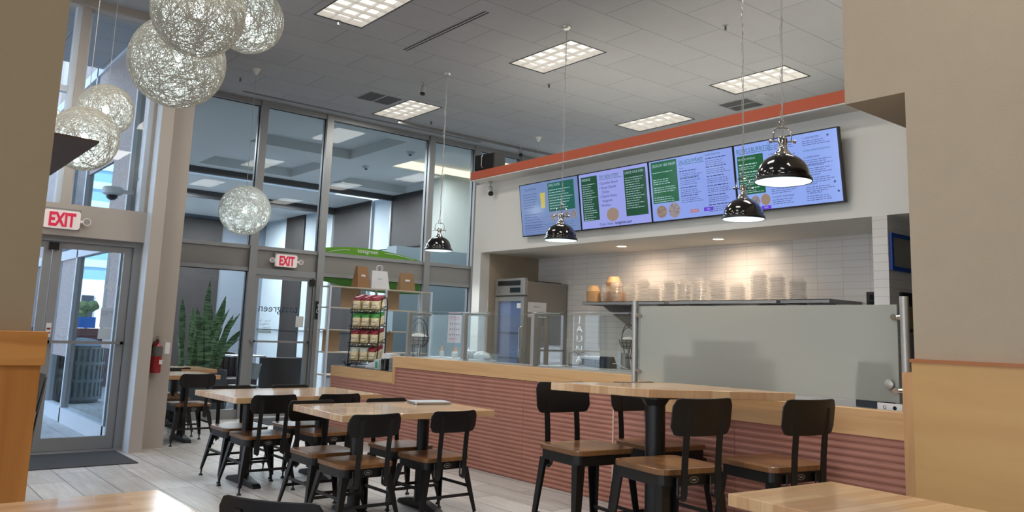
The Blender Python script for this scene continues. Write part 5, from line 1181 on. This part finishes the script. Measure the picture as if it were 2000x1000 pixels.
for c_ in cofs[1:2]:                                               # lit cove
    b = B()
    for a in ((c_[0], c_[1], c_[2], c_[2] + 0.05), (c_[0], c_[1], c_[3] - 0.05, c_[3]), (c_[0], c_[0] + 0.05, c_[2], c_[3]), (c_[1] - 0.05, c_[1], c_[2], c_[3])): b.box(a[0], a[1], a[2], a[3], LZ + 0.02, LZ + 0.19)
    tag(b.build('cove_light', M_cove), 'glowing warm cove round the square ceiling recess by the lobby wall', 'cove light')
b = B(); b.box(2.75, 11.2, 18.9, 19.0, 4.86, LZ + 0.3); b.box(2.75, 11.2, 22.3, 22.4, 4.80, 5.1); struct(b.build('trim_8', mat('bronze_fascia', (62, 60, 62), 0.5)))
b = B(); b.box(4.5, 11.2, 20.0, 22.3, 5.0, 5.1); b.box(3.0, 11.2, 23.4, 27.5, 5.0, 5.1); struct(b.build('ceiling_far', M_lceil))
b = B(); b.box(2.6, 11.3, 19.05, 28, 6.2, 6.3); struct(b.build('ceiling_high', mat('dim_high_ceiling', (90, 92, 98), 0.9)))
b = B(); b.prism([(2.76, 19.3), (5.4, 19.3), (5.4, 22.0), (2.76, 26.0)], 4.45, 4.75, lambda a, c_, h: (a, c_, h)); struct(b.build('trim_9', M_stone))
# long lobby wall with alternating panels
b = B(); b.box(11.12, 11.3, 12.86, 28, 0, 5.0); struct(b.build('wall_lobby', M_lwhite)); wl_ = bpy.data.objects['wall_lobby']
for y0, y1 in ((17.27, 18.95), (20.1, 22.3), (24.4, 25.8)): B().box(11.08, 11.12, y0, y1, 0, 5.0).build('dark_panel', M_brown, wl_)
b = B()
for y in (16.95, 18.98, 20.02, 22.4, 15.86): b.box(11.05, 11.12, y - 0.03, y + 0.03, 0, 5.0)
b.build('panel_edge', M_alum, wl_)
b = B(); b.box(11.06, 11.08, 15.8, 28, 3.55, 3.575); b.box(11.06, 11.08, 15.8, 28, 1.30, 1.325); b.build('panel_seam', M_dark, wl_)
b = B(); b.box(8.9, 11.12, 14.9, 15.3, 0, 3.2); struct(b.build('wall_lobby_low', mat('lobby_grey_blue', (140, 154, 162), 0.7)))
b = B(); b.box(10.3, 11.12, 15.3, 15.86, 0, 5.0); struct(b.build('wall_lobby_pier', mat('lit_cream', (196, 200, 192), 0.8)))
b = B(); b.box(2.6, 11.2, 27.6, 27.8, 0, 6.2); struct(b.build('wall_far', mat('far_wall_grey', (108, 116, 126), 0.8))); wf = bpy.data.objects['wall_far']
for x0, x1, m in ((3.2, 4.4, M_lwhite), (5.0, 6.1, M_brown), (6.6, 7.6, M_lwhite), (8.0, 9.6, M_brown)): B().box(x0, x1, 27.55, 27.6, 0, 4.9).build('wall_panel', m, wf)
b = B(); b.box(2.75, 11.1, 12.9, 27.6, 0.001, 0.004); struct(b.build('floor_lobby', brickmat('polished_lobby_stone', (128, 132, 138), (120, 124, 130), (80, 84, 88), 0.9, 0.9, 0.006, rough=0.12, offset=0)))
for x, y, e in ((6.9, 14.3, 90), (6.9, 17.5, 90), (9.6, 14.4, 45), (10, 17.4, 80), (6.5, 21.2, 260), (6.5, 25.5, 300), (9.5, 21.2, 160), (9.5, 25.5, 160), (4.2, 15.5, 90)): area('lobby_fill', (x, y, 4.9), 1.2, e * 0.78, (0.98, 0.98, 1.0))  # unseen fill lights without fittings, added to brighten the lobby
for x, y, lab in ((8.5, 13.9, 'round smoke detector on the lobby ceiling between coffers'), (8.6, 15.9, 'twin spotlight fitting on the lobby ceiling near the white wall panel')):
    t = thing('ceiling_fitting', lab, 'ceiling fitting', (x, y, LZ)); b = B(); b.lathe([(0, -0.06), (0.07, -0.05), (0.10, 0)], seg=18); b.build('dome', M_lwhite, t, smooth=True); b = B(); b.cyl((0, 0, -0.075), (0, 0, -0.055), 0.03, seg=12); b.build('sensor', M_dark, t)

# lobby furniture
t = thing('snake_plant', 'tall snake plant with upright banded leaves in a lobby planter', 'plant', (4.55, 13.32, 0))
b = B(); b.rbox(-0.45, 0.34, -0.22, 0.22, 0, 0.72, 0.03); b.build('planter', mat('grey_planter', (90, 94, 98), 0.6), t)
b = B(); b.rbox(-0.42, 0.31, -0.19, 0.19, 0.72, 0.73, 0.02); b.build('soil', mat('dark_soil', (44, 38, 32), 0.95), t)
lm = bpy.data.materials.new('snake_leaf'); lm.use_nodes = True; nt = lm.node_tree; N = nt.nodes; p = N['Principled BSDF']
tc = N.new('ShaderNodeTexCoord'); mp = N.new('ShaderNodeMapping'); mp.inputs['Scale'].default_value = (6, 6, 34); n1 = N.new('ShaderNodeTexNoise'); n1.inputs['Scale'].default_value = 1.2; n1.inputs['Detail'].default_value = 3
cr = N.new('ShaderNodeValToRGB'); cr.color_ramp.elements[0].position = 0.40; cr.color_ramp.elements[0].color = s2l((58, 92, 60)); cr.color_ramp.elements[1].position = 0.62; cr.color_ramp.elements[1].color = s2l((140, 172, 128))
nt.links.new(tc.outputs['Object'], mp.inputs[0]); nt.links.new(mp.outputs[0], n1.inputs[0]); nt.links.new(n1.outputs['Fac'], cr.inputs[0]); nt.links.new(cr.outputs[0], p.inputs['Base Color']); p.inputs['Roughness'].default_value = 0.4
rnd = random.Random(8)
leaves = [(-0.36, 0.62, -0.16), (-0.30, 1.12, -0.05), (-0.22, 0.85, 0.05), (-0.16, 1.0, -0.02), (-0.10, 0.72, 0.10), (-0.04, 1.42, 0.02), (0.0, 1.05, 0.05), (0.05, 0.80, -0.08), (0.10, 1.15, 0.22), (0.14, 0.70, 0.3), (0.2, 0.95, 0.42), (0.24, 0.75, 0.6), (0.26, 0.62, 0.75), (-0.26, 0.7, -0.12), (-0.12, 0.9, 0.12), (0.16, 1.2, 0.12), (0.02, 0.66, 0.2), (0.28, 0.9, 0.2), (-0.05, 1.0, -0.15), (0.08, 1.0, 0.3)]
for i, (lx, h, lean) in enumerate(leaves):
    b = B(); ly = rnd.uniform(-0.13, 0.13); tw = rnd.uniform(-0.7, 0.7); n = 9; wid = rnd.uniform(0.042, 0.058); L_ = []; 
    for k in range(n + 1):
        f = k / n; w = wid * (0.55 + 0.9 * f - 0.35 * f * f) * (1 if f < 0.75 else max(0.03, 1 - ((f - 0.75) / 0.25) ** 1.6)); cx = lx + lean * h * f * f * 0.9; cy = ly + rnd.uniform(-0.002, 0.002) + 0.05 * f * math.sin(i); z = 0.70 + h * f * math.cos(lean * 0.5); a = tw + 0.5 * f; dx, dy = w * math.cos(a), w * math.sin(a)
        L_.append([b.bm.verts.new((cx - dx, cy - dy, z)), b.bm.verts.new((cx - dy * 0.25, cy + dx * 0.25, z)), b.bm.verts.new((cx + dx, cy + dy, z)), b.bm.verts.new((cx - dy * 0.40, cy + dx * 0.40, z))])
    for a, c_ in zip(L_, L_[1:]):
        for q in range(4): b.bm.faces.new([a[q], a[(q + 1) % 4], c_[(q + 1) % 4], c_[q]])
    b.bm.faces.new(L_[0]); b.bm.faces.new(L_[-1]); b.build('leaf', lm, t, smooth=True)
M_leather = mat('dark_leather', (52, 44, 46), 0.32, vary=0.1, vscale=12); M_leather2 = mat('brown_leather', (58, 48, 48), 0.5)
t = thing('leather_armchair', 'dark gathered leather armchair in the lobby behind the plant', 'armchair', (5.85, 16.2, 0), R(8))
b = B(); b.rbox(-0.5, 0.5, -0.35, 0.35, 0.12, 0.42, 0.08); b.build('seat_cushion', M_leather, t, bevel=0.03)
b = B()
n = 24
for i in range(n):
    x0 = -0.48 + 0.96 * i / n; x1 = -0.48 + 0.96 * (i + 1) / n; dpt = 0.02 * math.sin(i * 2.1); b.box(x0, x1, 0.22 + dpt, 0.42, 0.42, 0.92 - 0.06 * abs((i - n / 2) / n * 2) ** 2)
b.build('gathered_back', M_leather, t, bevel=0.01)
for sx_ in (-1, 1): b = B(); b.rbox(sx_ * 0.56 - 0.09, sx_ * 0.56 + 0.09, -0.35, 0.42, 0.0, 0.62, 0.05); b.build('armrest', M_leather, t, bevel=0.03)
def tub(x, y, rz, lab, sc=1.0):
    t = thing('tub_chair', lab, 'armchair', (x, y, 0), R(rz)); b = B(); rings = []
    for k in range(17):
        a = R(-20 + 220 * k / 16); rr = 0.36; rings.append([b.bm.verts.new((rr * q * math.cos(a), rr * q * math.sin(a) * 0.9, z)) for q, z in ((0.86, 0.36), (1.0, 0.36), (1.04, 0.90), (0.92, 0.90))])
    for a, c_ in zip(rings, rings[1:]):
        for q in range(4): b.bm.faces.new([a[q], a[(q + 1) % 4], c_[(q + 1) % 4], c_[q]])
    b.bm.faces.new(rings[0]); b.bm.faces.new(rings[-1]); b.build('shell', M_leather2, t, smooth=True, bevel=0.01)
    b = B(); b.cyl((0, 0, 0.36), (0, 0, 0.50), 0.31, seg=24); b.build('seat_cushion', M_leather2, t, bevel=0.02)
    b = B(); b.cyl((0, 0, 0.02), (0, 0, 0.36), 0.03, seg=12); b.cyl((0, 0, 0.004), (0, 0, 0.025), 0.24, 0.22, 24); b.build('pedestal', M_black, t)
    return t
tub(6.15, 14.0, 180, 'round backed brown tub chair seen through the lobby door')
tub(9.1, 14.1, 180, 'dark tub chair back seen over the sauce tray, left one'); tub(10.0, 14.05, 185, 'dark tub chair back seen over the plastic wrap, right one')
t = thing('side_table', 'small black cafe table beside the round tub chair in lobby', 'table', (5.55, 14.05, 0))
b = B(); b.box(-0.36, 0.22, -0.3, 0.3, 0.90, 0.925); b.build('tabletop', M_whitealu, t); b = B(); b.cyl((0, 0, 0.02), (0, 0, 0.9), 0.03, seg=12); b.build('column', M_black, t); b = B(); b.box(-0.26, 0.26, -0.03, 0.03, 0, 0.03); b.box(-0.03, 0.03, -0.26, 0.26, 0, 0.03); b.build('cross_base', M_black, t)
t = thing('metal_cafe_chair', 'grey metal cafe chair by the lobby glass beside the far tables', 'chair', (5.22, 13.25, 0), R(100))
b = plate(0.34, 0.26, 0.06, 0.006, 0.05, 0); b.bm.transform(Matrix.Translation((0, -0.2, 0.56)) @ Matrix.Rotation(R(10), 4, 'X')); b.build('backrest', M_steel2, t, smooth=True)
b = B(); b.rbox(-0.19, 0.19, -0.18, 0.19, 0.46, 0.475, 0.05); b.build('seat', M_steel2, t)
for sx_ in (-1, 1):
    for sy_ in (-1, 1): b = B(); b.tube([(sx_ * 0.16, sy_ * 0.15, 0.46), (sx_ * 0.20, sy_ * 0.20, 0)], 0.012, 8); b.build('leg', M_steel2, t)
t = thing('reception_desk', 'white reception desk with a dark monitor behind the snake plant', 'desk', (4.35, 17.2, 0))
b = B(); b.box(-0.9, 0.55, -0.3, 0.3, 0, 1.12); b.build('desk_body', M_lwhite, t); b = B(); b.box(-0.95, 0.6, -0.36, 0.34, 1.12, 1.16); b.build('desk_top', M_dark, t)
t = thing('desk_monitor', 'dark monitor standing on the white reception desk', 'monitor', (4.45, 17.2, 1.16))
b = B(); b.box(-0.28, 0.28, -0.02, 0.02, 0.10, 0.42); b.build('display', M_black, t); b = B(); b.box(-0.03, 0.03, 0.0, 0.03, 0, 0.2); b.box(-0.1, 0.1, -0.08, 0.08, 0, 0.015); b.build('stand', M_steel, t)

# ---------------------------------------------------------------- street facade, plaza and what it mirrors
b = B(); XF = 2.65
for y in (10.77, 13.25, 14.45, 17.0, 19.6, 22.2, 24.8, 27.4): b.box(XF - 0.05, XF + 0.08, y - 0.035, y + 0.035, 0, 7.5)
for z0, z1 in ((0.0, 0.20), (2.33, 2.47), (5.05, 5.20), (7.4, 7.6)): b.box(XF - 0.05, XF + 0.08, 10.36, 28, z0, z1)
struct(b.build('window_3', M_whitealu)); w3 = bpy.data.objects['window_3']
for a in ((10.80, 13.21, 3.55, 5.05), (10.80, 11.75, 2.47, 3.55), (10.80, 13.21, 5.20, 5.95), (12.3, 13.21, 5.95, 7.4), (13.29, 14.41, 5.20, 7.4), (13.29, 14.41, 0.9, 2.33), (10.80, 11.35, 1.1, 2.33), (14.49, 16.96, 2.47, 5.05)):
    B().box(XF - 0.02, XF + 0.02, a[0], a[1], a[2], a[3]).build('granite_panel', M_granite, w3)
ys = [10.36, 10.77, 13.25, 14.45, 17.0, 19.6, 22.2, 24.8, 27.4]
for a, c_ in zip(ys, ys[1:]):
    for z0, z1 in ((0.20, 2.33), (2.47, 5.05), (5.20, 7.4)): B().box(XF + 0.0, XF + 0.006, a + 0.035, c_ - 0.035, z0, z1).build('pane', M_facade, w3)
b = B(); b.box(XF - 1.2, XF - 0.05, 10.5, 28, 2.42, 2.50); struct(b.build('trim_10', M_whitealu)) if False else b.bm.free()
b = B(); b.box(-60, 2.6, 10.35, 140, -0.08, -0.004); b.box(-60, -4.2, -40, 10.35, -0.08, -0.004); struct(b.build('floor_plaza', brickmat('plaza_concrete', (206, 202, 198), (198, 195, 191), (130, 128, 126), 1.8, 1.2, 0.01, rough=0.8)))
# granite building across the plaza, seen mirrored in the facade
def bldg(x0, x1, y0, y1, z0, z1, m, lab, name='granite_building', cols_=0, rows_=0):
    t = thing(name, lab, 'building', ((x0 + x1) / 2, y0, z0)); w = (x1 - x0) / 2; h = z1 - z0
    b = B(); b.box(-w, w, 0, y1 - y0, 0, h); b.build('wall', m, t)
    for i in range(cols_):
        for j in range(rows_):
            cx = -w + 2 * w * (i + 0.5) / cols_; cz = h * (j + 0.5) / rows_; ww = w / cols_ * 0.55; hh = h / rows_ * 0.3
            f_ = B().box(cx - ww, cx + ww, -0.05, 0.0, cz - hh, cz + hh).build('window', M_dkglass, t)
    return t
M_dkglass = mat('dark_window_glass', (40, 52, 66), 0.1)
bldg(0.65, 2.5, 23.6, 24.4, -0.004, 9.0, M_granite, 'granite pier nearest the facade, seen mirrored in its glass')
bldg(-4.2, -0.15, 23.6, 24.4, -0.004, 8.6, M_granite, 'wide granite wall across the plaza mirrored in the facade', cols_=1, rows_=2)
bldg(-1.8, -1.0, 24.6, 25.1, -0.004, 13.0, M_granite, 'upper granite pier against the sky in the mirrored view')
t = thing('office_tower', 'distant blue glass office tower with horizontal bands, mirrored', 'building', (-19, 110, 0))
b = B(); b.box(-8, 8, 0, 14, 0, 60); b.build('curtain_wall', mat('tower_blue_glass', (120, 168, 196), 0.3), t)
for k in range(24): B().box(-8.1, 8.1, -0.2, 0, 3.0 + k * 2.4, 3.9 + k * 2.4).build('band', mat('tower_band_%d' % k, (176, 210, 224), 0.4) if k == 0 else MATS['tower_band_0'], t)
t = thing('white_podium_building', 'low white building with planting below the mirrored tower', 'building', (-16, 82, 0))
b = B(); b.box(-9, 9, 0, 8, 0, 5.0); b.build('wall', M_paper, t)
for k in range(9): B().box(-8 + k * 2, -7 + k * 2, -0.1, 0, 1.2, 3.6).build('window', M_dkglass, t)
def blob(b, c_, r, rnd, n=1):
    v0 = len(b.bm.verts); g = bmesh.ops.create_icosphere(b.bm, subdivisions=2, radius=r)
    for v in g['verts']: v.co = v.co * rnd.uniform(0.75, 1.2) + Vector(c_)
rnd = random.Random(2); M_leafy = mat('tree_green', (44, 66, 40), 0.9, vary=0.3, vscale=3)
for k in range(7):
    t = thing('street_tree', 'round green tree of the distant row before the white podium', 'tree', (-23 + k * 2.4, 79, 0), 0, 'distant trees by the podium')
    b = B(); b.cyl((0, 0, 0), (0, 0, 2.0), 0.12, seg=8); b.build('trunk', mat('bark_%d' % k, (80, 66, 54), 0.9) if k == 0 else MATS['bark_0'], t)
    b = B()
    for q in range(5): blob(b, (rnd.uniform(-0.5, 0.5), rnd.uniform(-0.4, 0.4), 2.3 + rnd.uniform(-0.4, 0.5)), 0.45, rnd)
    b.build('crown', M_leafy, t)
# palm whose fronds show in the upper glazing
t = thing('palm_tree', 'palm tree with drooping fronds mirrored high in the facade glass', 'tree', (-0.35, 18.5, 0))
b = B(); b.tube([(0, 0, 0), (0.05, 0, 2.5), (0.0, 0, 5.2)], [0.2, 0.16, 0.13], 12); b.build('trunk', MATS['bark_0'], t)
M_frond = mat('palm_green', (78, 104, 82), 0.6)
for k in range(22):
    a = 2 * PI * k / 22 + rnd.uniform(-0.1, 0.1); up_ = rnd.uniform(-0.2, 0.7); b = B(); L_ = rnd.uniform(0.9, 1.25); prev = None
    for s_ in range(12):
        f = s_ / 11; px_ = L_ * f * math.cos(a); py_ = L_ * f * math.sin(a); pz = 5.2 + up_ * f - 1.1 * f * f
        if prev:
            d_ = (Vector((px_, py_, pz)) - prev); sd = Vector((-math.sin(a), math.cos(a), 0)); ln = 0.34 * math.sin(PI * min(1, f + 0.15))
            b.tube([prev, Vector((px_, py_, pz))], 0.008, 4)
            for sg in (-1, 1):
                e = prev + sd * sg * ln * 0.7 + Vector((0, 0, -ln * 0.6)) + d_ * 0.8; b.face([prev, prev + d_ * 0.35, e])
        prev = Vector((px_, py_, pz))
    b.build('frond', M_frond, t)
# trash receptacle and dark wall in the plaza
t = thing('litter_bin', 'slotted dark grey metal litter bin mirrored in the entrance facade', 'litter bin', (1.90, 16.3, 0))
b = B()
for k in range(28):
    a = 2 * PI * k / 28; b.box(-0.022, 0.022, -0.006, 0.006, 0.06, 0.95, Matrix.Translation((0.40 * math.cos(a), 0.40 * math.sin(a), 0)) @ Matrix.Rotation(a + PI / 2, 4, 'Z'))
b.build('slats', mat('bin_grey', (78, 86, 92), 0.5), t, kind='stuff')
for z in (0.06, 0.36, 0.66, 0.93): b = B(); b.lathe([(0.385, 0), (0.41, 0), (0.41, 0.05), (0.385, 0.05)], (0, 0, z), 28); b.build('band', MATS['bin_grey'], t)
b = B(); b.cyl((0, 0, 0.02), (0, 0, 0.92), 0.36, seg=24); b.build('liner', mat('bin_liner', (46, 50, 54), 0.7), t)
b = B(); b.lathe([(0, 1.12), (0.2, 1.10), (0.36, 1.03), (0.42, 0.985)], seg=28); b.build('lid', mat('bin_lid', (100, 110, 118), 0.4), t, smooth=True)
b = B(); b.box(-1.4, 2.2, 19.8, 20.1, 0, 1.25); tag(b.build('low_plaza_wall', mat('red_granite', (104, 66, 66), 0.5)), 'low dark red granite wall mirrored behind the litter bin', 'wall')
b = B(); b.box(0.7, 1.5, 21.0, 21.2, 1.25, 1.5); tag(b.build('blue_awning', mat('awning_blue', (30, 120, 210), 0.6)), 'bright blue awning strip mirrored above the litter bin', 'awning')
# camera dome outside
t = thing('security_camera', 'white dome security camera on an arm outside the upper window', 'camera', (2.48, 10.5, 2.96))
b = B(); b.lathe([(0, 0.05), (0.10, 0.05), (0.115, 0.03), (0.11, -0.03), (0.075, -0.045), (0, -0.045)], (-0.10, 0, 0), 24); b.box(-0.02, 0.125, -0.03, 0.03, -0.01, 0.03); b.build('housing', M_whitealu, t, smooth=True)
b = B(); b.lathe([(0.07, -0.045), (0.062, -0.075), (0.035, -0.10), (0, -0.108)], (-0.10, 0, 0), 20); b.build('dome', M_blackgloss, t, smooth=True)
# plaza things seen mirrored in the sneeze guard, through the entrance glass
bldg(-30, -14, 34, 40, -0.004, 9, M_paper, 'white building beyond the plaza, mirrored in the counter guard', 'white_building', cols_=5, rows_=2)
t = thing('monument_pillar', 'pale stone pillar sign with vertical lettering mirrored in the guard', 'sign', (-15.0, 27.6, -0.004), R(45))
b = B(); b.box(-0.85, 0.85, -0.5, 0.5, 0, 2.75); b.build('shaft', M_stone, t)
b = B(); b.box(-0.97, 0.97, -0.6, 0.6, 2.75, 2.92); b.prism([(-0.9, 2.92), (0.9, 2.92), (0.5, 3.1), (-0.5, 3.1)], -0.5, 0.5, lambda a, c_, h: (a, h, c_)); b.build('cap', M_paper, t)
p = B().box(-0.24, 0.24, -0.53, -0.5, 0.2, 2.5).build('letter_strip', mat('strip_grey', (84, 82, 84), 0.6), t)
for k, ch in enumerate('JAUNA'): text('lettering', ch, 0.42, M_paper, frame((0, -0.54, 2.08 - k * 0.45), (-1, 0, 0), (0, 0, 1)), p, align='CENTER')
t = thing('blue_kiosk', 'bright blue kiosk with a white roof beside the mirrored stone pillar', 'kiosk', (-15.2, 25.2, -0.004), R(45))
b = B(); b.box(-0.6, 0.6, -0.6, 0.6, 0, 1.45); b.build('body', MATS['awning_blue'], t); b = B(); b.box(-0.8, 0.8, -0.8, 0.8, 1.45, 2.6); b.build('roof', M_paper, t)
for k, (x, y) in enumerate(((-20.5, 31.6), (-18.0, 31.2), (-15.6, 30.6))):
    t = thing('plaza_tree', ['leafy plaza tree, left of three mirrored above the pillar', 'leafy plaza tree, middle of three mirrored above the pillar', 'leafy plaza tree, right of three mirrored above the pillar'][k], 'tree', (x, y, -0.004), 0, 'plaza trees')
    b = B(); b.cyl((0, 0, 0), (0, 0, 3.0), 0.12, seg=8); b.build('trunk', MATS['bark_0'], t); b = B()
    for q in range(10): blob(b, (rnd.uniform(-0.9, 0.9), rnd.uniform(-0.7, 0.7), 4.0 + rnd.uniform(-1.0, 1.2)), 0.45, rnd)
    b.build('crown', M_leafy, t)
